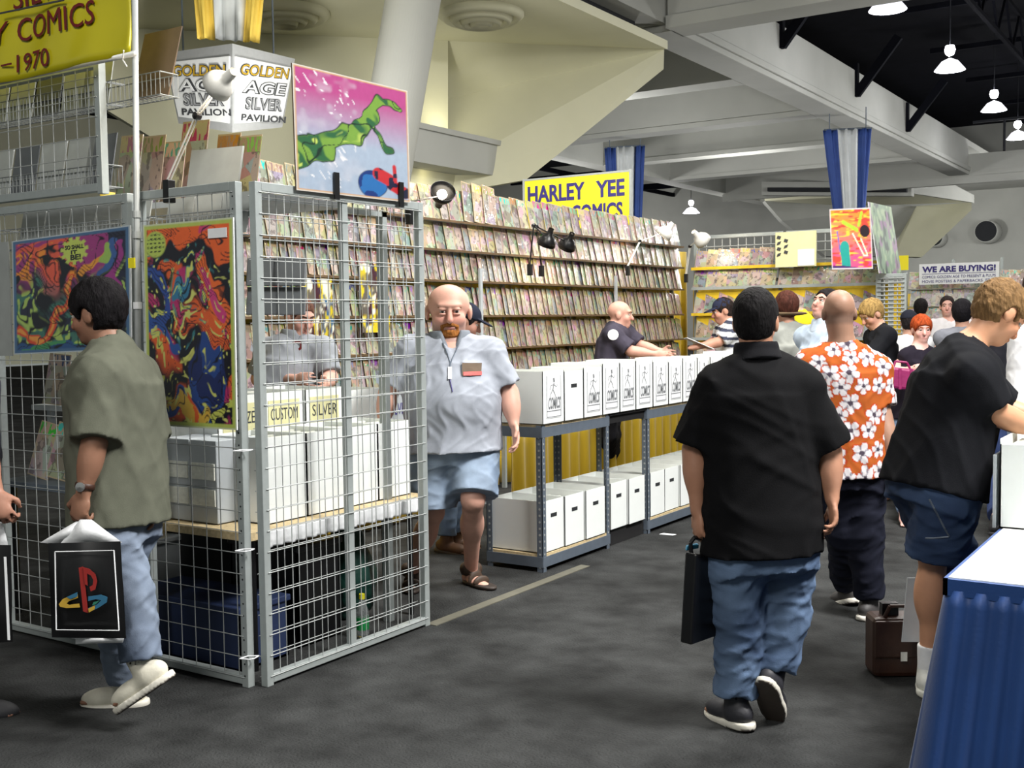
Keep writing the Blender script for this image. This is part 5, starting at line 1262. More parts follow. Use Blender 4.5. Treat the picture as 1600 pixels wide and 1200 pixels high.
c = onx(625, 655, -4.27); sg = thing('card_sign', 'gray card with large letters hanging by the polo man\'s arm', 'sign', (c[0], c[1], c[2] - .13)); MB().box(c[0] - .003, c[0], c[1] - .12, c[1] + .12, c[2] - .13, c[2] + .15).build('card', MAT['graybin'], sg)
text('DC', (c[0] + .0005, c[1] - .09, c[2] - .10), (0, 1, 0), (0, 0, 1), .17, .10, MAT['ink'], sg, depth=.001); text('SILVER', (c[0] + .0005, c[1] - .09, c[2] + .03), (0, 1, 0), (0, 0, 1), .17, .07, MAT['navy'], sg, depth=.001)
# magazine boxes seen through the front panels
for i, x in enumerate((-4.16, -3.98)):
    t = thing('magazine_box', 'pale box with bundled white comics behind the narrow front panel, %s' % ('left one' if i == 0 else 'right one'), 'box', (x, 3.6, .64)); MB().box(x - .085, x + .085, 3.5, 3.75, .64, 1.02).build('body', MAT['graybin'], t, bevel=.004)
    for z in (.72, .84): MB().box(x - .075, x + .075, 3.494, 3.5, z, z + .075).build('comic_bundle', MAT['whitein'], t)
t = thing('folding_table', 'dark table behind the wide left grid panel', 'table', (-4.9, 3.9, 0)); MB().box(-5.6, -4.62, 3.5, 4.4, .70, .73).build('tabletop', MAT['steelgray'], t)
for x in (-5.55, -4.67):
    for y in (3.56, 4.34): MB().tube((x, y, 0), (x, y, .7), .02, 10).build('leg', MAT['black'], t)
setp(MB().box(-4.88, -4.66, 3.55, 3.85, .731, 1.12).build('file_box', MAT['white'], bevel=.01), 'white file box on the dark table behind the man in olive', 'box')
for i, x in enumerate((-5.42, -5.25, -5.08)): ROWS.append((.6, (x, 3.62, .74), .1 * i, radians(14), radians(8), 40 + i, (.19, .30), 'bagged magazine on the dark table behind the left panel, %s' % ('left', 'middle', 'right')[i], 'magazines on the dark table', True))
for i, x in enumerate((-5.45, -5.2, -4.95)): ROWS.append((.6, (x, 3.75, 1.12), 0, radians(10), radians(3), 20 + i, (.19, .28), 'bagged magazine below the left poster, %s' % ('left', 'middle', 'right')[i], 'magazines below the left poster', True))
setp(MB().box(-5.6, -4.7, 3.72, 3.95, 1.09, 1.118).box(-5.58, -5.55, 3.8, 3.83, .731, 1.09).box(-4.93, -4.9, 3.8, 3.83, .731, 1.09).build('riser_shelf', MAT['graybin']), 'small raised shelf on the dark table below the left poster', 'shelf')
# things under the tables
def bin_(name, label, cat, x0, x1, y0, y1, h, mat, bevel=.012):
    t = thing(name, label, cat, ((x0 + x1) / 2, (y0 + y1) / 2, 0)); w = .012
    MB().box(x0, x1, y0, y1, 0, .012).box(x0, x0 + w, y0, y1, 0, h).box(x1 - w, x1, y0, y1, 0, h).box(x0, x1, y0, y0 + w, 0, h).box(x0, x1, y1 - w, y1, 0, h).build('body', MAT[mat], t); MB().box(x0 - .012, x1 + .012, y0 - .012, y1 + .012, h, h + .03).build('lid', MAT[mat], t, bevel=.006); return t
bin_('storage_bin', 'dark blue storage bin on the floor behind the narrow front panel', 'bin', -4.45, -3.72, 3.45, 3.75, .26, 'bluebin')
bin_('storage_bin', 'black crate under the low table, behind the corner post', 'bin', -4.2, -3.75, 3.85, 4.15, .46, 'black')
bin_('storage_bin', 'black crate at the back under the low table', 'bin', -4.85, -4.35, 4.0, 4.5, .5, 'blackmat')
bin_('storage_bin', 'gray bin under the dark table behind the plastic bag', 'bin', -5.15, -4.75, 3.65, 4.1, .4, 'graybin')
f = F3(); f.ell((-3.95, 4.42, .2), (.16, .16, .24), k=.05).ell((-3.95, 4.42, .42), (.07, .07, .1), k=.08); f.plane((0, 0, .002), (0, 0, -1)); f.post = folds(12, .03, 22, (1, 1, 1)); V, Q = snet(f, .016)
c = np.array([-3.95, 4.42, 0]); setp(put('plastic_sack', mesh_from(V - c, Q, 'sack', True), MAT['teal'], None, c), 'crumpled dark green plastic sack under the table behind the side grid', 'sack')
t = thing('soda_bottle', 'small green soda bottle with a yellow cap on the floor inside the grid', 'bottle', (-3.62, 4.16, 0))
MB().lathe([(.001, 0), (.03, .001), (.032, .02), (.03, .06), (.032, .10), (.03, .13), (.016, .175), (.012, .185), (.012, .2)], (-3.62, 4.16, 0), (0, 0, 1), 18).build('body', MAT['acrylic'], t, smooth=True)
MB().lathe([(.0325, .04), (.0328, .10)], (-3.62, 4.16, 0), (0, 0, 1), 18).build('label', MAT['greenglass'], t, smooth=True); MB().lathe([(.0145, .19), (.0145, .215), (.001, .217)], (-3.62, 4.16, 0), (0, 0, 1), 14).build('cap', MAT['yellowcap'], t)
setp(MB().poly([onx(492, 790, -3.75), onx(520, 786, -3.75), onx(512, 838, -3.75), onx(503, 838, -3.75)], (-.01, 0, 0)).build('yellow_bag', MAT['yellow']), 'yellow bag hanging from the low table edge', 'bag')

# clip-on swing-arm lamps
def arm_lamp(label, base, elbow, head, aim, col, r=.075, power=6, clamp=True, watt=None):
    base, elbow, head = (np.array(p, float) for p in (base, elbow, head)); aim = nz(aim); t = thing('arm_lamp', label, 'lamp', base); M_ = MAT[col]
    MB().box(base[0] - .02, base[0] + .02, base[1] - .02, base[1] + .02, base[2] - .07, base[2] + .03).build('clamp', MAT['black'], t, bevel=.004)
    side = nz(np.cross(head - base, (0, 0, 1))) * .008
    for (a, b, nm) in ((base + [0, 0, .03], elbow, 'lower_arm'), (elbow, head, 'upper_arm')):
        m = MB().tube(a + side, b + side, .004, 6).tube(a - side, b - side, .004, 6); m.build(nm, M_, t)
    MB().lathe([(.001, -.018), (.016, -.014), (.016, .014), (.001, .018)], elbow, side, 10).build('joint', MAT['black'], t)
    s = MB().lathe([(r * .28, -r * 1.25), (r * .34, -r * .55), (r * .62, -r * .35), (r * .9, .1 * r), (r, .62 * r), (r * .97, .62 * r), (r * .86, .1 * r), (r * .3, -r * .4)], head, aim, 24).build('shade', M_, t, smooth=True)
    MB().lathe([(.001, -r * .2), (r * .3, -r * .1), (r * .42, .2 * r), (r * .3, .45 * r), (.001, .52 * r)], head, aim, 14).build('bulb', MAT['bulb'], t, smooth=True)
    if power: spot('lamp_glow', head + aim * r * .75, head + aim * 2, power, angle=130)
    return t
L_ = lambda px, py, y: ony(px, py, y)
b, e, h = L_(264, 292, 3.33), L_(308, 181, 3.33), L_(347, 128, 3.33)
arm_lamp('white swing-arm lamp clamped on the grid, in front of the pavilion sign', b, e, h, -RT * .75 + FW * .6 - np.array([0, 0, .35]), 'lampwhite', .068, 16)
b = onx(640, 330, -3.75); arm_lamp('dark lamp shade shining at the top shelf beside the side panel', b, b + [-.05, .02, .05], onx(690, 306, -4.5), -FW * .85 + UP * .5 + RT * .25, 'black', .085, 3); spot('lamp_top_shelf', (-4.9, 7.6, 2.75), (-5.6, 8.0, 2.2), 7, angle=130)
xl = XR + .28; b = onx(828, 418, xl); arm_lamp('black clip lamp on the long rack, left one of the pair', b, onx(834, 352, xl), onx(856, 374, xl + .1), (-.5, .2, -.9), 'black', .085, 9)
b = onx(846, 420, xl); arm_lamp('black clip lamp on the long rack, right one of the pair', b, onx(838, 354, xl), onx(888, 379, xl + .1), (-.6, .3, -.8), 'black', .085, 9)
xl2 = XR + .3; arm_lamp('white swing-arm lamp shining on the shelves near the corner', onx(981, 420, xl2), onx(1000, 377, xl2), onx(1040, 362, xl2 + .15), (-.6, .2, -.5) - FW * .45, 'lampwhite', .095, 10)
arm_lamp('white swing-arm lamp over the left bay of the side rack', L_(1072, 432, 12.1), L_(1078, 385, 12.1), L_(1094, 372, 11.95), (.35, .8, -.6), 'lampwhite', .10, 10)
spot('lamp_far', (-4.0, 11.6, 2.7), (-4.0, 12.4, 1.7), 7, angle=120)

# yellow vendor sign
p0, p1, p2 = ony(821, 362, 12.75), ony(984, 352, 12.75), ony(818, 282, 12.75); sg = thing('vendor_sign', 'yellow sign reading HARLEY YEE COMICS in dark blue letters above the long rack', 'sign', (p0 + p1) / 2); wd = p1[0] - p0[0]; ht = ony(900, 276, 12.75)[2] - p0[2]
MB().box(p0[0], p1[0], 12.75, 12.77, p0[2], p0[2] + ht).build('panel', MAT['yellowsign'], sg); MB().box(p0[0] - .03, p0[0], 12.74, 12.78, p0[2] - .02, p0[2] + ht + .03).box(p1[0], p1[0] + .03, 12.74, 12.78, p0[2] - .02, p0[2] + ht + .03).box(p0[0], p1[0], 12.74, 12.78, p0[2] + ht, p0[2] + ht + .025).build('frame', MAT['wire'], sg)
def srow(tx, a, b, hp):
    p, q = ony(*a, 12.745), ony(*b, 12.745); text(tx, p, (1, 0, 0), (0, 0, 1), q[0] - p[0], hp * np.dot(p - CAM, FW) / FPX, MAT['navy'], sg, depth=.004, bold=.03)
srow('HARLEY', (825, 318), (914, 310), 26); srow('YEE', (931, 309), (976, 305), 26); srow('RARE', (828, 352), (880, 348), 25); srow('COMICS', (893, 346), (973, 341), 25)
MB().tube((p0[0] + .1, 12.8, 0), (p0[0] + .1, 12.8, p0[2] + ht), .02, 8).tube((p1[0] - .1, 12.8, 0), (p1[0] - .1, 12.8, p0[2] + ht), .02, 8).build('stand_pole', MAT['wire'], sg)

# far booth with the white buying sign
YB = 18.0; pa, pb = ony(1436, 445, YB), ony(1561, 438, YB); sg = thing('buying_sign', 'white sign reading WE ARE BUYING! above the far booth', 'sign', (pa + pb) / 2); ht = ony(1436, 413, YB)[2] - pa[2]
MB().box(pa[0], pb[0], YB, YB + .02, pa[2], pa[2] + ht).build('panel', MAT['paper'], sg); wd = pb[0] - pa[0]
text('WE ARE BUYING!', (pa[0] + wd * .04, YB - .003, pa[2] + ht * .58), (1, 0, 0), (0, 0, 1), wd * .92, ht * .3, MAT['navy'], sg, depth=.002, bold=.04)
text('COMICS: GOLDEN AGE TO PRESENT & PULPS', (pa[0] + wd * .04, YB - .003, pa[2] + ht * .3), (1, 0, 0), (0, 0, 1), wd * .92, ht * .13, MAT['navy'], sg, depth=.002); text('MOVIE POSTERS & PAPERBACKS  ETC.', (pa[0] + wd * .04, YB - .003, pa[2] + ht * .08), (1, 0, 0), (0, 0, 1), wd * .9, ht * .13, MAT['navy'], sg, depth=.002)
MB().box(pa[0] + wd * .04, pb[0] - wd * .04, YB - .003, YB, pa[2] + ht * .50, pa[2] + ht * .52).build('rule', MAT['navy'], sg)
rk4 = thing('comic_rack', 'far booth rack of comics under the white buying sign', 'rack', (-3.4, YB + .4, 0)); xa, xb = ony(1408, 440, YB)[0], ony(1640, 440, YB)[0]
for i, z in enumerate((1.95, 1.68, 1.40, 1.12)):
    MB().box(xa, xb, YB + .2, YB + .3, z - .015, z).build('shelf_board', MAT['grid'], rk4); comic_row((xa + .1, YB + .2), (xb - .1, YB + .2), (0, -1), z, .15, '%%s comic on shelf %d of the far rack under the buying sign' % (i + 1), 'comics on the far rack, shelf %d' % (i + 1), keep=False)
for x in np.linspace(xa, xb, 4): MB().box(x - .02, x + .02, YB + .3, YB + .34, 0, 2.4).build('upright', MAT['grid'], rk4)
p = ony(1410, 413, 16); setp(MB().box(p[0] - .08, p[0] + .08, 16, 16.01, p[2] - .08, p[2] + .12).build('yellow_card', MAT['yellowsign']), 'small yellow card above the end panel, left of the buying sign', 'card')
drape('back_drape', 'yellow and pale far drape behind the crowd at right', (xa - .5, YB + 1.2), (xb + 3, YB + 1.2), .02, 1.9, 'yellow', .04, .3)
flush_comics()

# ------------------------------------------------------------------ right foreground table
TX0, TY0, TY1, TZ = -.745, 3.57, 4.95, .75
t = thing('draped_table', 'table with a white cover and a pleated blue skirt in the right foreground', 'table', (0, 4.2, 0)); MB().box(TX0 + .01, 1.1, TY0 + .01, TY1, TZ - .03, TZ - .004).build('tabletop', MAT['particle'], t)
MB().box(TX0 - .004, 1.104, TY0 - .004, TY1 + .004, TZ - .004, TZ).build('white_cover', MAT['white'], t)
V = []; F = []; per = .062; path = [(1.1, TY0), (TX0, TY0), (TX0, TY1)]; segs = []; s = 0
for a, b in zip(path[:-1], path[1:]):
    L0 = math.dist(a, b); k = int(L0 / .008)
    for i in range(k): u = i / k; segs.append((a[0] + (b[0] - a[0]) * u, a[1] + (b[1] - a[1]) * u, s + L0 * u, (0, -1) if a[1] == b[1] else (-1, 0)))
    s += L0
nzv = 14
for j in range(nzv + 1):
    bb = j / nzv; z = .012 + (TZ - .05) * bb
    for (x, y, ss, n) in segs:
        dcorner = math.dist((x, y), (TX0, TY0)); fl = .10 * (1 - bb) * math.exp(-(dcorner / .35) ** 2)
        o_ = (.012 - .007 * bb) * sin(2 * pi * ss / per + .6 * sin(ss * 9)) + .010 * (1 - bb) * sin(ss * 21 + 1) + .014 + .035 * (1 - bb); dg = (-.7, -.5)
        V.append((x + n[0] * o_ + dg[0] * fl, y + n[1] * o_ + dg[1] * fl, z))
m_ = len(segs)
for j in range(nzv):
    for i in range(m_ - 1): a = j * m_ + i; F.append((a, a + 1, a + m_ + 1, a + m_))
o = MB().add(V, F).build('skirt', MAT['bluedrape'], t, smooth=True); md = o.modifiers.new('s', 'SOLIDIFY'); md.thickness = .003
MB().box(TX0 - .018, 1.1, TY0 - .018, TY0 - .004, TZ - .055, TZ - .004).box(TX0 - .018, TX0 - .004, TY0 - .018, TY1, TZ - .055, TZ - .004).build('skirt_band', MAT['bluedrape'], t)
bx = onz(1562, 822, TZ); b = thing('comic_box', 'white comic box on the right foreground table under the reaching arm', 'box', (bx[0] + .2, bx[1] + .35, TZ)); x0, y0 = bx[0] + .005, bx[1] - .04; zt = TZ + .335
m = MB(); m.box(x0, x0 + .41, y0, y0 + .005, TZ + .001, zt - .02).box(x0, x0 + .005, y0, y0 + .7, TZ + .001, zt).box(x0 + .405, x0 + .41, y0, y0 + .7, TZ + .001, zt).box(x0, x0 + .41, y0 + .695, y0 + .7, TZ + .001, zt).box(x0, x0 + .41, y0, y0 + .7, TZ + .001, TZ + .006).build('body', MAT['white'], b)
m = MB()
for i in range(16): yy = y0 + .03 + i * .04; m.poly([(x0 + .02, yy, TZ + .01), (x0 + .39, yy, TZ + .01), (x0 + .39, yy + .03, zt - .03), (x0 + .02, yy + .03, zt - .03)], (0, .02, 0))
m.build('filed_comics', MAT['whitein'], b, kind='stuff'); MB().box(x0 - .022, x0 - .012, y0 - .01, y0 + .5, TZ + .001, zt - .06).build('side_flap', MAT['graybin'], b)
# bag and sheet on the floor beside the table
t = thing('leather_bag', 'brown leather bag on the floor behind the man in the black tee', 'bag', (-1.42, 5.15, 0)); c = onz(1412, 1062, 0); d0 = np.dot(c - CAM, FW)
X = _r0; Y = _f0; MB().obox(c + Y * .09 + np.array([0, 0, .132]), X * .12, Y * .07, (0, 0, .13)).build('body', MAT['leather'], t, bevel=.022); MB().obox(c + Y * .016 + np.array([0, 0, .17]), X * .118, Y * .008, (0, 0, .08)).build('flap', MAT['leather'], t, bevel=.007); MB().obox(c + Y * .004 + np.array([0, 0, .10]), X * .014, Y * .006, (0, 0, .02)).build('buckle', MAT['chrome'], t)
MB().path([c + Y * .05 + X * -.08 + np.array([0, 0, .23]), c + Y * .03 - X * .05 + np.array([0, 0, .31]), c + Y * .03 + X * .05 + np.array([0, 0, .31]), c + Y * .05 + X * .08 + np.array([0, 0, .23])], .008, 8).build('handle', MAT['leather'], t)
MB().obox(c + Y * .075 - X * .04 + np.array([0, 0, .27]), X * .035, Y * .02, (0, 0, .045)).build('black_wallet', MAT['black'], t)
q = [at(1409, 1003, d0 - .12), at(1441, 1003, d0 - .12), at(1450, 903, d0 - .02), at(1418, 903, d0 - .02)]
setp(MB().poly(q, FW * .006).build('white_sheet', MAT['graybin']), 'pale sheet leaning on the brown bag behind the bare leg', 'sheet')
c = onz(1030, 835, 0); setp(MB().poly([c, c + [.10, .01, 0], c + [.11, .05, 0], c + [.01, .05, 0]], (0, 0, .003)).build('paper_scrap', MAT['paper']), 'white paper scrap on the carpet before the second shelf unit', 'paper')

# ------------------------------------------------------------------ the people
def stripes(I_up, c1, c2, per, origin):
    a, b = np.array(S(*c1)), np.array(S(*c2))
    def f(V, Q):
        z = ((V - origin) @ I_up) / per; m = ((z % 1) < .42)[:, None]; return (b * m + a * (1 - m)).astype(np.float32)
    return f
def flowers(V, Q):
    r = np.random.default_rng(5); N = vnormals(V, Q); N /= np.linalg.norm(N, axis=1)[:, None] + 1e-9
    c = np.tile(np.array(S(164, 84, 36)), (len(V), 1)); ctr = []
    for i in r.permutation(len(V))[:6000]:
        if all(np.linalg.norm(V[i] - V[j]) > .080 for j in ctr): ctr.append(i)
    wh, gy, dk, rd = (np.array(S(*k)) for k in ((208, 204, 206), (136, 132, 142), (70, 62, 74), (170, 62, 28)))
    for i in ctr:
        d = V - V[i]; m = np.linalg.norm(d, axis=1) < .066
        if not m.any(): continue
        n = N[i]; a = nz(np.cross(n, (0, 0, 1) if abs(n[2]) < .9 else (1, 0, 0))); b = np.cross(n, a); x, y = d[m] @ a, d[m] @ b
        R_ = np.hypot(x, y) / r.uniform(.85, 1.1); th = np.arctan2(y, x) + r.uniform(0, 6); pr = .024 + .026 * np.abs(np.cos(2.5 * th)) ** .6
        cc = c[m]; cc[R_ < pr + .007] = rd; cc[R_ < pr] = wh; cc[(R_ < pr) & (np.abs(np.cos(2.5 * th)) < .42)] = gy; cc[R_ < .013] = dk; c[m] = cc
    return c.astype(np.float32)
def fade(c1, c2, seed):
    a, b = np.array(S(*c1)), np.array(S(*c2))
    def f(V, Q):
        n = np.clip(.5 + folds(seed, 1.2, 9)(V), 0, 1)[:, None]; return (a * n + b * (1 - n)).astype(np.float32)
    return f

# heavy man in the pale polo, walking out of the booth
I = person('heavy bald man in a pale gray polo and denim shorts walking out of the booth', 6.25, 8,
    dict(head=(701, 486), neck=(703, 537), pel=(708, 676), sR=(645, 548), sL=(764, 550), eR=(607, 613, .02), wR=(598, 664, -.05), eL=(795, 614, .0), wL=(803, 662, -.06),
         kL=(739, 780, -.12), aL=('z', 736, 890, .085), tL=(38, 6), kR=(676, 800, -.02), aR=('z', 645, 893, .085), tR=(2, 10), hw=1.22, hs=1.17, stub=1, fine=.0055, curlL=.5, curlR=.45),
    skin=(206, 158, 140), s=1.07, w=1.26, belly=1.0, h=.007, head=(6, 6, 0), brow=(150, 112, 84), beard=(150, 96, 48), neckr=.084, hdrop=.02, sw=.19,
    shirt=dict(col=(156, 161, 171), hem=-.10, sleeve=.80, cuff=.088, o=.024, folds=.013, freq=30, label='pale gray polo shirt', vneck=.05, bot=(.262, .235)), collar=(128, 134, 142),
    pants=dict(col=fade((142, 158, 178), (102, 122, 148), 8), denim=True, len=.95, cuff=.128, o=.03, waist=.06, label='faded denim shorts'))
r = I['root']; g = I['g']
for k, ta in (('L', 38), ('R', 2)):      # sandals: footbed and straps
    an = g('a' + k); fd = az_dir(ta); fr = np.cross(fd, (0, 0, 1)); b = np.array([an[0], an[1], 0])
    f = F3(); f.ell(b + fd * .0 + [0, 0, .012], (.048, .06, .03), fr, fd, (0, 0, 1)); f.ell(b + fd * .12 + [0, 0, .012], (.056, .11, .03), fr, fd, (0, 0, 1), k=.04); f.plane((0, 0, .022), (0, 0, 1)); f.plane((0, 0, 0.001), (0, 0, -1))
    so = part('sandal', f, .008, SHOE, r, np.array(S(44, 34, 28)), label='brown sandal', pad=.03)
    f = F3()
    for (u, w_, hgt) in ((.10, .05, .05), (.045, .046, .078)): f.ell(b + fd * u + [0, 0, .03], (w_ + .008, .016, hgt * .75), fr, fd, (0, 0, 1), k=.005)
    f.cone(b - fd * .05 + [0, 0, .07] + fr * .0, b - fd * .052 + [0, 0, .075], .035, .035, .005); f.cone(b + [0, 0, .085] - fr * .03, b + [0, 0, .095] + fr * .03, .043, .043, .01)
    f.plane((0, 0, .018), (0, 0, -1))
    part('sandal_strap', f, .007, SHOE, so, np.array(S(64, 48, 36)), pad=.03)
q = lambda px, py, o_=.006: hit(I, 'shirt', px, py, o_)
bd = MB().poly([q(722, 586, .012), q(752, 585, .012), q(753, 567, .012), q(722, 567, .012)], FW * .003).build('badge', MAT['cardboard'], r); MB().poly([q(724, 587, .016), q(753, 586, .016), q(753, 580, .016), q(724, 581, .016)], FW * .003).build('red_strip', MAT['red'], bd)
MB().path([q(x, y) for x, y in ((692, 535), (696, 545), (700, 555), (703, 565), (703, 573))], .003).path([q(x, y) for x, y in ((716, 540), (711, 552), (706, 562), (703, 573))], .003).build('lanyard', MAT['steelgray'], r)
MB().poly([q(700, 592, .012), q(706, 592, .012), q(706, 573, .012), q(700, 573, .012)], FW * .004).build('lanyard_tag', MAT['paper'], r); MB().path([q(703, 592), q(705, 602), q(707, 612)], .0035).build('pen', MAT['navy'], r)

# man in the black shirt, seen from behind, carrying a case
I = person('dark-haired man in a loose black shirt walking away with a black case', 4.25, 188,
    dict(head=(1181, 503), neck=(1182, 563), pel=(1190, 790), sL=(1122, 606), sR=(1250, 602), eL=(1086, 702, .03), wL=(1090, 798, .0), eR=(1294, 705, .02), wR=(1300, 780, -.02),
         kL=(1155, 955, .0), aL=('z', 1150, 1093, .10), tL=(205, 6), kR=(1226, 960, .05), aR=(1208, 1052, .04), tR=(150, 52), fine=.008, curlR=.8, curlL=1.1, face=True),
    skin=(168, 122, 98), s=.98, w=1.2, h=.0085, head=(158, 4, 0), neckr=.062, hair=dict(col=(18, 16, 17), vol=.015, nape=.005, line=(.06, .9), low=-.062, freq=120, amp=.004),
    shirt=dict(col=(13, 13, 15), hem=-.185, sleeve=.93, cuff=.098, o=.028, folds=.012, freq=30, top=(.215, .150), bot=(.232, .165), seed=4, label='loose black short-sleeved shirt'), collar=(20, 20, 23),
    pants=dict(col=fade((92, 112, 140), (52, 68, 94), 17), denim=True, len=1.93, cuff=.086, o=.036, waist=.02, folds=.016, freq=36, label='faded blue jeans', seed=9),
    shoes=dict(col=(40, 40, 46), sole=(206, 202, 190)))
t = thing('carry_case', 'flat black case held in the left hand of the man in the black shirt', 'case', at(1090, 1005, 4.2)); qa = lambda px, py, dd=0: at(px, py, 4.22 + dd)
MB().poly([qa(1062, 1004, -.02), qa(1116, 985, .12), qa(1112, 868, .12), qa(1070, 862, -.02)], nz(np.cross(qa(1116, 985, .12) - qa(1062, 1004, -.02), (0, 0, 1))) * .055).build('body', MAT['black'], t, bevel=.008)
MB().path([qa(1080, 866), qa(1079, 848), qa(1085, 840), qa(1098, 842, .04), qa(1103, 850, .06), qa(1104, 868, .07)], .008, 8).build('handle', MAT['black'], t)
MB().poly([qa(1072, 861, .0), qa(1092, 857, .05), qa(1092, 850, .05), qa(1074, 853, .0)], FW * .03).build('bright_edge', MAT['cyan'], t, bevel=.004)

# man in the orange flowered shirt
person('bald man in an orange shirt with white flowers walking away beside the black shirt', 5.75, 176,
    dict(head=(1311, 489), neck=(1317, 545), pel=(1320, 700), sL=(1264, 570), sR=(1368, 578), eL=(1252, 655, .0), wL=(1250, 730, -.1), eR=(1379, 652, -.03), wR=(1394, 718, -.1),
         kL=(1318, 832, .05), aL=('z', 1322, 915, .09), tL=(190, 20), kR=(1352, 835, .0), aR=('z', 1358, 938, .09), tR=(140, 8), crop=1, fine=.008, curlR=.6),
    skin=(156, 120, 100), s=1.0, w=1.12, h=.0085, head=(172, 8, 0), neckr=.066,
    shirt=dict(col=flowers, hem=-.15, sleeve=.74, cuff=.082, o=.022, folds=.010, freq=32, bot=(.2, .145), h=.0065, label='orange shirt with white flowers'),
    pants=dict(col=(28, 30, 42), len=1.95, cuff=.078, o=.03, waist=.03, folds=.013, freq=36, label='dark trousers'), shoes=dict(col=(60, 58, 58), sole=(214, 210, 200)))

# man in the black tee leaning over the table
I = person('man in a black tee and denim shorts leaning over the white box at right', 4.55, 112,
    dict(head=(1561, 490), neck=(1508, 548), pel=(1463, 738), sR=(1520, 585, -.16), sL=(1520, 575, .2), eR=(1556, 645, -.16), wR=(1618, 672, -.12), eL=(1570, 640, .22), wL=(1622, 655, .18),
         kR=(1458, 868, .0), aR=('z', 1452, 1046, .095), tR=(160, 6), kL=(1490, 880, .15), aL=('z', 1500, 1020, .095), tL=(110, 6), fine=.0075, curlR=.5),
    skin=(196, 144, 112), s=1.02, w=1.08, h=.0085, head=(104, 38, 0), brow=(96, 70, 48), hair=dict(col=(112, 86, 56), vol=.02, line=(.075, .78), low=-.07, freq=110, amp=.012, seed=6),
    shirt=dict(col=(19, 20, 24), hem=-.075, sleeve=.86, cuff=.088, o=.026, folds=.015, freq=26, bot=(.235, .185), top=(.2, .15), seed=7, label='black tee shirt'),
    pants=dict(col=fade((60, 78, 108), (36, 50, 76), 21), denim=True, len=1.0, cuff=.118, o=.032, waist=.06, folds=.013, freq=36, label='dark denim shorts'), shoes=dict(col=(216, 216, 208), sole=(206, 206, 196), sock=.13, label='white shoe'))
r = I['root']; hp = lambda *L: [hit(I, 'pants', x, y) for x, y in L]
MB().path(hp((1452, 780), (1460, 795), (1468, 810), (1476, 826), (1483, 838)), .004).path(hp((1446, 841), (1458, 841), (1470, 840), (1482, 839)), .004).build('pocket_seam', MAT['steelgray'], r)

# man in the olive tee with a shopping bag
I = person('dark-haired man in an olive tee walking left with a shopping bag', 4.4, -118,
    dict(head=(152, 491), neck=(173, 545), pel=(184, 768), sL=(158, 592, -.14), sR=(212, 588, .14), eL=(148, 690, -.20), wL=(131, 768, -.22), eR=(234, 690, .12), wR=(238, 770, .05),
         kR=(180, 925, .06), aR=('z', 196, 1066, .09), tR=(-92, 4), kL=(206, 930, -.06), aL=(222, 1040, -.1), tL=(-98, 34), fine=.0075, curlL=1.3),
    skin=(140, 102, 82), s=1.0, w=1.02, h=.0085, head=(-104, 10, 0), hair=dict(col=(20, 18, 20), vol=.026, line=(.06, .8), low=-.075, freq=70, amp=.008, seed=8),
    shirt=dict(col=(92, 94, 82), hem=-.13, sleeve=.95, cuff=.095, o=.035, folds=.012, freq=28, top=(.2, .16), bot=(.215, .175), seed=11, label='baggy olive tee shirt'),
    pants=dict(col=fade((122, 134, 152), (80, 92, 112), 31), denim=True, len=1.93, cuff=.082, o=.028, folds=.013, freq=36, label='light blue jeans'), shoes=dict(col=(206, 202, 186), sole=(216, 212, 200), label='white sneaker'))
r = I['root']; w0 = I['g']('wL'); e0 = I['g']('eL'); d = nz(w0 - e0); c = w0 - d * .02
wt = MB().lathe([(.033, -.011), (.036, -.008), (.036, .008), (.033, .011)], c, d, 20).build('watch_strap', MAT['leather'], r, smooth=True); n = nz(-FW - RT * .1)
MB().lathe([(.017, -.004), (.018, .004), (.001, .006)], c + n * .036, n, 16).build('watch_face', MAT['chrome'], wt, smooth=False)
# the shopping bag with its printed logo
DB = 4.12; qb = lambda px, py, dd=0.: at(px, py, DB + dd)
t = thing('shopping_bag', 'black plastic shopping bag with a red, yellow and blue logo in the olive man\'s hand', 'bag', qb(135, 1000))
def sheet(corners, nx, ny, amp, seed, off=0.0):
    P0, P1, P2, P3 = corners; f = folds(seed, amp, 14); V = []; F = []
    for j in range(ny + 1):
        for i in range(nx + 1):
            u, v = i / nx, j / ny; p = (P0 * (1 - u) + P1 * u) * (1 - v) + (P3 * (1 - u) + P2 * u) * v; V.append(p + FW * (f(p[None])[0] + off - .03 * sin(pi * u) * sin(pi * v)))
    for j in range(ny):
        for i in range(nx): a = j * (nx + 1) + i; F.append((a, a + 1, a + nx + 2, a + nx + 1))
    return V, F
V1_, F1_ = sheet([qb(81, 996), qb(196, 998), qb(188, 846), qb(75, 849)], 16, 18, .012, 3); V2_, F2_ = sheet([qb(81, 996, .1), qb(196, 998, .1), qb(188, 846, .06), qb(75, 849, .06)], 16, 18, .012, 4)
MB().add(V1_, F1_).add(V2_, F2_).build('body', MAT['black'], t, smooth=True)
V, F = sheet([qb(118, 1006, .03), qb(192, 1004, .03), qb(196, 990, .03), qb(118, 990, .03)], 8, 3, .008, 6); MB().add(V, F).build('bottom_hem', MAT['polybag'], t, smooth=True)
V, F = sheet([qb(92, 851, .02), qb(190, 848, .02), qb(143, 812, .02), qb(124, 812, .02)], 12, 8, .02, 8); m = MB().add(V, F); V, F = sheet([qb(62, 848, .05), qb(120, 850, .05), qb(128, 815, .04), qb(118, 815, .04)], 10, 8, .02, 9); m.add(V, F)
m.build('handle', MAT['polybag'], t, smooth=True)
dl = -.037
def lp(pts, mat, nm, o_=dl): MB().poly([qb(x, y, o_) for x, y in pts], -FW * .001).build(nm, MAT[mat], t)
ol = MB()
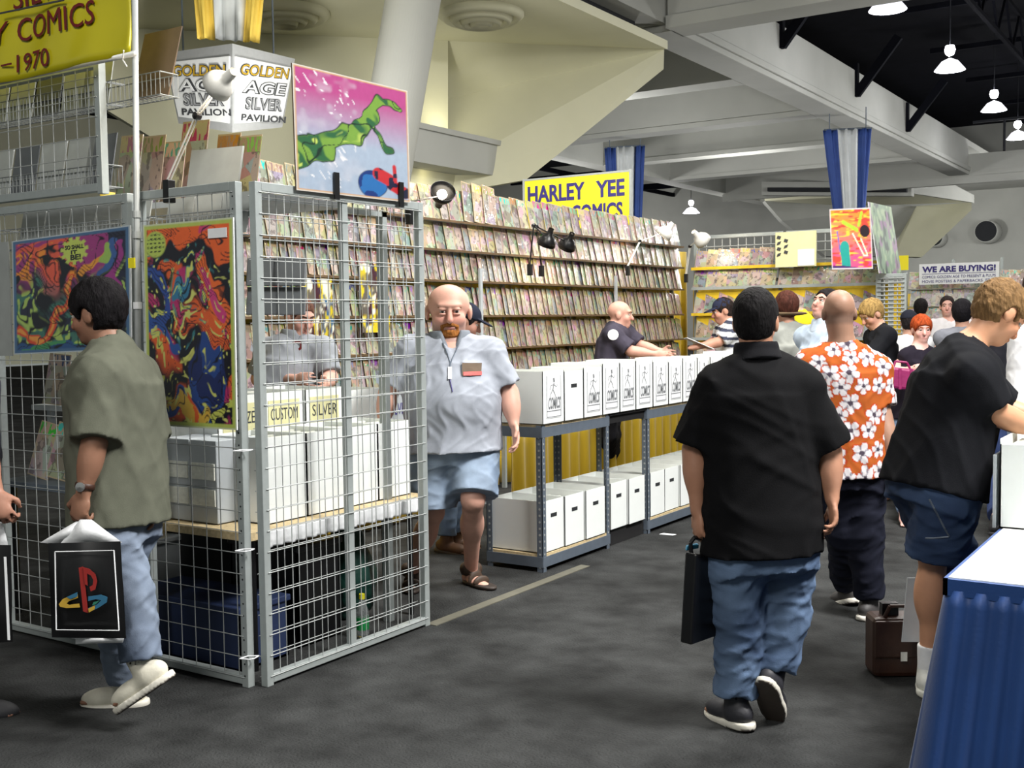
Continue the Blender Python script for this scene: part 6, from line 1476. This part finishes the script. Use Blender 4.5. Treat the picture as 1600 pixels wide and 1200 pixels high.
for a, b in (((86, 862), (178, 860)), ((178, 860), (186, 985)), ((186, 985), (88, 984)), ((88, 984), (86, 862))): ol.bar(qb(*a, -.034), qb(*b, -.034), .004, .002)
ol.build('printed_border', MAT['paper'], t)
lp([(123, 887), (130, 885), (138, 958), (130, 955)], 'logored', 'logo_letter'); lp([(130, 886), (140, 889), (149, 897), (152, 908), (149, 921), (142, 924), (140, 917), (145, 914), (146, 906), (142, 899), (136, 896), (137, 915), (133, 913)], 'logored', 'logo_letter', dl - .002)
lp([(92, 944), (98, 936), (112, 930), (121, 927), (122, 934), (108, 939), (104, 943), (108, 945), (124, 943), (125, 949), (104, 950), (94, 948)], 'logoamber', 'logo_letter'); lp([(104, 933), (121, 925), (121, 932), (110, 936)], 'logocyan', 'logo_letter', dl - .003)
lp([(138, 932), (158, 929), (168, 933), (167, 941), (155, 949), (139, 957), (138, 950), (152, 944), (158, 938), (150, 936), (138, 939)], 'logocyan', 'logo_letter'); lp([(138, 951), (148, 946), (148, 952), (139, 957)], 'logoamber', 'logo_letter', dl - .003); lp([(146, 941), (156, 938), (150, 944), (144, 946)], 'logogreen', 'logo_letter', dl - .003)

# vendor behind the side grid
I = person('vendor in a gray polo with a red letter, leaning over the boxes inside the grid', 7.05, 38,
    dict(head=(468, 494), neck=(458, 533), pel=(446, 655), sR=(418, 548), sL=(505, 545), eR=(404, 592, .05), wR=(462, 592, -.2), eL=(516, 590, -.05), wL=(508, 600, -.22), kL=(470, 760), kR=(430, 760), aL=('z', 470, 850, .09), aR=('z', 430, 850, .09)),
    s=1.03, w=1.08, h=.0095, skin=(200, 156, 140), head=(44, 22, 0), hair=dict(col=(96, 66, 54), vol=.008, line=(.06, .9)),
    shirt=dict(col=(142, 146, 152), sleeve=.8, cuff=.08, label='gray polo shirt'), pants=dict(col=(60, 62, 70)), collar=(138, 142, 148))
MB().lathe([(.02, -.002), (.034, -.002), (.034, .002), (.02, .002)], hit(I, 'shirt', 464, 540, .004), -FW, 20).build('chest_letter', MAT['maroon'], I['root'])
# stooping person in cap behind the polo man
I = person('person in a dark cap and jeans bent over, mostly hidden behind the heavy man', 7.55, 86,
    dict(head=(728, 503), neck=(708, 532), pel=(694, 650), eR=(725, 590), wR=(745, 640), eL=(725, 585, .2), wL=(748, 630, .2), kL=(706, 745, .1), kR=(700, 745), aL=('z', 712, 836, .09), aR=('z', 698, 842, .09), tR=(60, 5)),
    h=.011, s=.97, skin=(170, 128, 110), head=(88, 20, 0), hair=dict(col=(30, 26, 26)), shirt=dict(col=(70, 74, 84)), pants=dict(col=(120, 140, 168), denim=True, len=1.95, label='blue jeans'), shoes=dict(col=(96, 66, 44), sole=(60, 50, 44)), hands=False)
cap(I, (34, 38, 52))
# bald man leaning on the boxes
I = person('bald man in a dark patterned shirt leaning on the white boxes', 9.45, 66,
    dict(head=(969, 492), neck=(961, 514), pel=(950, 596), sR=(957, 522, -.14), sL=(978, 519, .14), eR=(986, 549, -.18), wR=(1020, 553, -.2), eL=(1000, 540, .1), wL=(1032, 549, -.02), kR=(950, 680), aR=('z', 950, 752, .09), kL=(955, 680, .1), aL=('z', 958, 748, .09)),
    h=.010, s=.98, skin=(206, 156, 138), head=(80, 4, 0), brow=(120, 90, 70), shirt=dict(col=fade((66, 62, 74), (30, 30, 36), 41), sleeve=.85, cuff=.085, label='dark patterned shirt', seed=13), pants=dict(col=(40, 40, 46)))
p = hit(I, 'shirt', 958, 523, .003); MB().lathe([(.001, .004), (.045, .003), (.045, -.004)], p, -FW, 16).build('shoulder_patch', MAT['paper'], I['root'])
# striped shirt and cap
sc_ = at(1140, 505, 11.0)
I = person('man in a striped polo and dark cap reading a comic by the side rack', 11.0, -82,
    dict(head=(1129, 486), neck=(1137, 507), pel=(1146, 592), eL=(1122, 535, -.2), wL=(1098, 540, -.25), eR=(1122, 532, .2), wR=(1102, 538, .1), kL=(1142, 670), kR=(1146, 670), aL=('z', 1140, 725, .09), aR=('z', 1146, 722, .09)),
    h=.010, s=1.02, skin=(190, 140, 118), head=(-84, 14, 0), hair=dict(col=(40, 32, 30)), shirt=dict(col=stripes(np.array([.1, 0, 1.]), (222, 224, 228), (66, 70, 88), .075, sc_), sleeve=.8, cuff=.085, label='striped polo shirt'), pants=dict(col=(70, 74, 84)), hands=False)
cap(I, (42, 46, 66))
c = at(1092, 537, 10.75); setp(MB().obox(c, nz(RT * .9 + np.array([0, 0, -.38])) * .14, FW * .10, nz(np.cross(RT * .9 + np.array([0, 0, -.38]), FW)) * .003).build('comic_book', MAT['paper']), 'white bagged comic held open by the man in the striped polo', 'comic')
# crowd beyond the black shirt
I = person('person with reddish brown hair and a gray top, behind the black-haired head', 8.9, 196, dict(head=(1228, 481), neck=(1230, 512), pel=(1232, 630), eL=(1205, 570), wL=(1205, 620), eR=(1256, 570), wR=(1256, 620), kL=(1225, 740), kR=(1240, 740), aL=('z', 1226, 800, .09), aR=('z', 1240, 800, .09)),
    h=.011, skin=(188, 140, 118), hair=dict(col=(74, 42, 34), vol=.02, low=-.09), shirt=dict(col=(150, 152, 146)), pants=dict(col=(60, 60, 66)), hands=False, neckr=.055)
f = F3(); f.ell(I['hc'] - I['hu'] * .045 + RT * .02, (.15, .13, .018), RT, FW, (0, 0, 1)); part('hat_brim', f, .01, CLOTH, I['root'], np.array(S(96, 80, 62)), label='dull brown hat brim')
person('person in a bright yellow shirt bending by the side rack', 9.5, -96, dict(head=(1232, 505), neck=(1249, 494), pel=(1266, 600), eL=(1235, 540, -.2), wL=(1220, 560, -.2), eR=(1240, 540, .2), wR=(1225, 560, .2), kL=(1258, 680), kR=(1262, 680), aL=('z', 1256, 745, .09), aR=('z', 1264, 745, .09)),
    h=.011, skin=(180, 134, 112), head=(-96, 45, 0), hair=dict(col=(40, 32, 28)), shirt=dict(col=(226, 204, 40), label='bright yellow shirt'), pants=dict(col=(60, 60, 66)), hands=False)
person('dark-haired man in a pale blue shirt looking up, left of the bald head', 8.2, -62, dict(head=(1290, 478), neck=(1286, 513), pel=(1284, 640), eL=(1262, 570, -.2), wL=(1250, 630, -.2), eR=(1312, 570, .2), wR=(1312, 630, .1), kL=(1280, 740), kR=(1290, 740), aL=('z', 1280, 820, .09), aR=('z', 1292, 820, .09)),
    h=.009, s=1.02, skin=(200, 154, 138), head=(-58, -22, 0), hair=dict(col=(30, 26, 28), vol=.014, line=(.07, .75)), shirt=dict(col=(176, 190, 206), label='pale blue shirt'), pants=dict(col=(60, 64, 76)), collar=(186, 198, 212), hands=False)
person('blond person in a black tee looking down by the gray end panel', 9.7, -84, dict(head=(1362, 491), neck=(1374, 515), pel=(1380, 620), eL=(1357, 562, -.2), wL=(1342, 585, -.3), eR=(1372, 562, .2), wR=(1348, 580, .15), kL=(1378, 700), kR=(1386, 700), aL=('z', 1376, 765, .09), aR=('z', 1388, 765, .09)),
    h=.009, s=1.0, sw=.14, skin=(206, 156, 132), head=(-72, 30, 0), brow=(150, 120, 80), hair=dict(col=(150, 122, 74), vol=.02, low=-.08), shirt=dict(col=(24, 25, 29), sleeve=.85, cuff=.08, label='black tee shirt'), pants=dict(col=(30, 32, 40)), hands=False)
I = person('red-haired woman in a black tank top carrying a magenta handbag', 9.2, -14, dict(head=(1440, 515), neck=(1437, 543), pel=(1424, 645), sR=(1416, 557), sL=(1456, 556), eR=(1395, 583, .02), wR=(1424, 577, -.22), eL=(1466, 590), wL=(1460, 630), kL=(1434, 745), kR=(1414, 745), aL=('z', 1436, 800, .09), aR=('z', 1412, 800, .09)),
    h=.009, s=.90, w=.92, skin=(226, 178, 166), head=(-4, 6, 0), sw=.165, brow=(150, 80, 40), hair=dict(col=(156, 66, 30), vol=.024, line=(.05, .7), low=-.06), shirt=dict(col=(32, 28, 38), sleeve=.04, cuff=.07, o=.012, vneck=.07, label='black tank top'), pants=dict(col=(128, 150, 180), denim=True, label='pale jeans'))
c = at(1409, 592, 8.92); t = thing('handbag', 'magenta handbag on the arm of the red-haired woman', 'bag', c - [0, 0, .12]); MB().obox(c, nz(RT * 1.0 + np.array([0, 0, -.12])) * .115, UP * .085, FW * .045).build('body', MAT['pinkbag'], t, bevel=.02)
MB().path([c + RT * -.07 + UP * .08, c + RT * -.05 + UP * .14, c + RT * .04 + UP * .13, c + RT * .07 + UP * .075], .009, 8).build('strap', MAT['pinkbag'], t); MB().obox(c - FW * .047 - RT * .03, RT * .012, UP * .084, FW * .004).obox(c - FW * .047 + RT * .06, RT * .012, UP * .08, FW * .004).build('flap_strap', MAT['pinkbag'], t, bevel=.003)
I = person('man in a white shirt and dark vest facing the viewer, far under the buying sign', 13.2, -16, dict(head=(1480, 479), neck=(1484, 501), pel=(1484, 590), eL=(1508, 545), wL=(1508, 580), eR=(1460, 545), wR=(1460, 580), kL=(1490, 660), kR=(1478, 660), aL=('z', 1490, 700, .09), aR=('z', 1478, 700, .09)),
    h=.011, s=1.0, skin=(212, 166, 152), head=(-20, 0, 0), hair=dict(col=(44, 36, 36), vol=.012, line=(.075, .7)), shirt=dict(col=(216, 214, 218)), pants=dict(col=(40, 42, 50)), hands=False)
f = F3(); f.cyl(I['pel'] + I['up'] * .36, I['pel'] - I['up'] * .05, (.186, .15), (.19, .15), I['R']); f.cone(I['neck'] + I['F'] * .14 + I['up'] * .03, I['neck'] + I['F'] * .2 - I['up'] * .3, .05, .03, .01, op='s'); part('vest', f, .011, CLOTH, I['root'], np.array(S(52, 44, 78)), label='dark vest')
person('dark-haired person far behind the red-haired woman', 14.5, 150, dict(head=(1439, 482), neck=(1437, 504), pel=(1437, 585), eL=(1420, 540), wL=(1420, 575), eR=(1454, 540), wR=(1454, 575)), h=.014, skin=(190, 146, 126), hair=dict(col=(30, 26, 28), vol=.016), shirt=dict(col=(210, 208, 206)), hands=False, pants=dict(col=(40, 42, 50)))
I = person('person in a dark cap and white tee left of the red-haired woman', 11.5, 165, dict(head=(1420, 504), neck=(1420, 529), pel=(1420, 620), eL=(1400, 570), wL=(1400, 610), eR=(1440, 570), wR=(1440, 610)), h=.013, s=.95, skin=(190, 146, 126), hair=dict(col=(36, 32, 34)), shirt=dict(col=(206, 206, 208)), hands=False, pants=dict(col=(40, 42, 50)))
cap(I, (38, 40, 50))
person('dark-haired person behind the neck of the man in the black tee', 10.5, 160, dict(head=(1503, 490), neck=(1505, 517), pel=(1508, 620), eL=(1488, 570), wL=(1488, 610), eR=(1528, 570), wR=(1528, 610)), h=.013, skin=(190, 146, 126), hair=dict(col=(24, 22, 26), vol=.024), shirt=dict(col=(120, 122, 130)), hands=False, pants=dict(col=(40, 42, 50)))
person('person in dark clothes partly hidden beyond the leaning man\'s chin', 8.6, 150, dict(head=(1568, 474), neck=(1568, 508), pel=(1566, 625), eL=(1540, 565), wL=(1545, 605), eR=(1592, 565), wR=(1590, 610), kL=(1560, 730), kR=(1575, 730), aL=('z', 1558, 815, .09), aR=('z', 1576, 815, .09)),
    h=.012, skin=(190, 146, 126), hair=dict(col=(30, 26, 28)), shirt=dict(col=(34, 34, 40), hem=-.02), pants=dict(col=(48, 62, 100), denim=True), shoes=dict(col=(40, 40, 44), sole=(50, 50, 54)), hands=False)
person('person in a white tee and jeans cut by the right edge of the picture', 7.6, 170, dict(head=(1618, 452), neck=(1618, 500), pel=(1618, 640), sL=(1598, 522), eL=(1592, 590), wL=(1594, 650), eR=(1650, 590), wR=(1650, 650), kL=(1606, 745), kR=(1630, 745), aL=('z', 1606, 860, .09), aR=('z', 1630, 860, .09)),
    h=.011, skin=(196, 150, 128), hair=dict(col=(60, 46, 40)), shirt=dict(col=(222, 222, 224), hem=-.04, bot=(.16, .12), top=(.165, .12)), pants=dict(col=(150, 166, 190), denim=True), shoes=dict(col=(40, 40, 44), sole=(50, 50, 54)), hands=False)
# person at the left edge with another bag
I = person('person mostly outside the left edge, holding a white and black bag', 4.3, 100, dict(head=(-60, 480), neck=(-62, 540), pel=(-66, 765), sR=(-52, 590, -.15), eR=(-32, 690, -.2), wR=(-7, 768, -.25), eL=(-90, 690, .2), wL=(-90, 760, .2), kR=(-50, 930), aR=('z', -45, 1085, .09), kL=(-85, 930), aL=('z', -95, 1075, .09), curlR=1.2),
    h=.011, skin=(170, 124, 104), hair=dict(col=(30, 26, 28)), shirt=dict(col=(60, 62, 70)), pants=dict(col=(60, 66, 84)), shoes=dict(col=(60, 60, 64), sole=(50, 50, 54)))
DB = 4.05; t = thing('shopping_bag', 'black and white shopping bag cut by the left edge of the picture', 'bag', qb(-30, 1005))
V, F = sheet([qb(-80, 1008), qb(19, 1003), qb(16, 852), qb(-80, 850)], 14, 16, .012, 13); V2_, F2_ = sheet([qb(-80, 1008, .1), qb(19, 1003, .1), qb(16, 852, .06), qb(-80, 850, .06)], 14, 16, .012, 14); MB().add(V, F).add(V2_, F2_).build('body', MAT['black'], t, smooth=True)
V, F = sheet([qb(-60, 856, .03), qb(12, 854, .03), qb(2, 808, .03), qb(-14, 808, .03)], 10, 6, .02, 15); MB().add(V, F).build('handle', MAT['polybag'], t, smooth=True); MB().poly([qb(6, 870, -.04), qb(10, 870, -.04), qb(16, 1000, -.04), qb(12, 1000, -.04)], -FW * .001).build('printed_border', MAT['paper'], t)
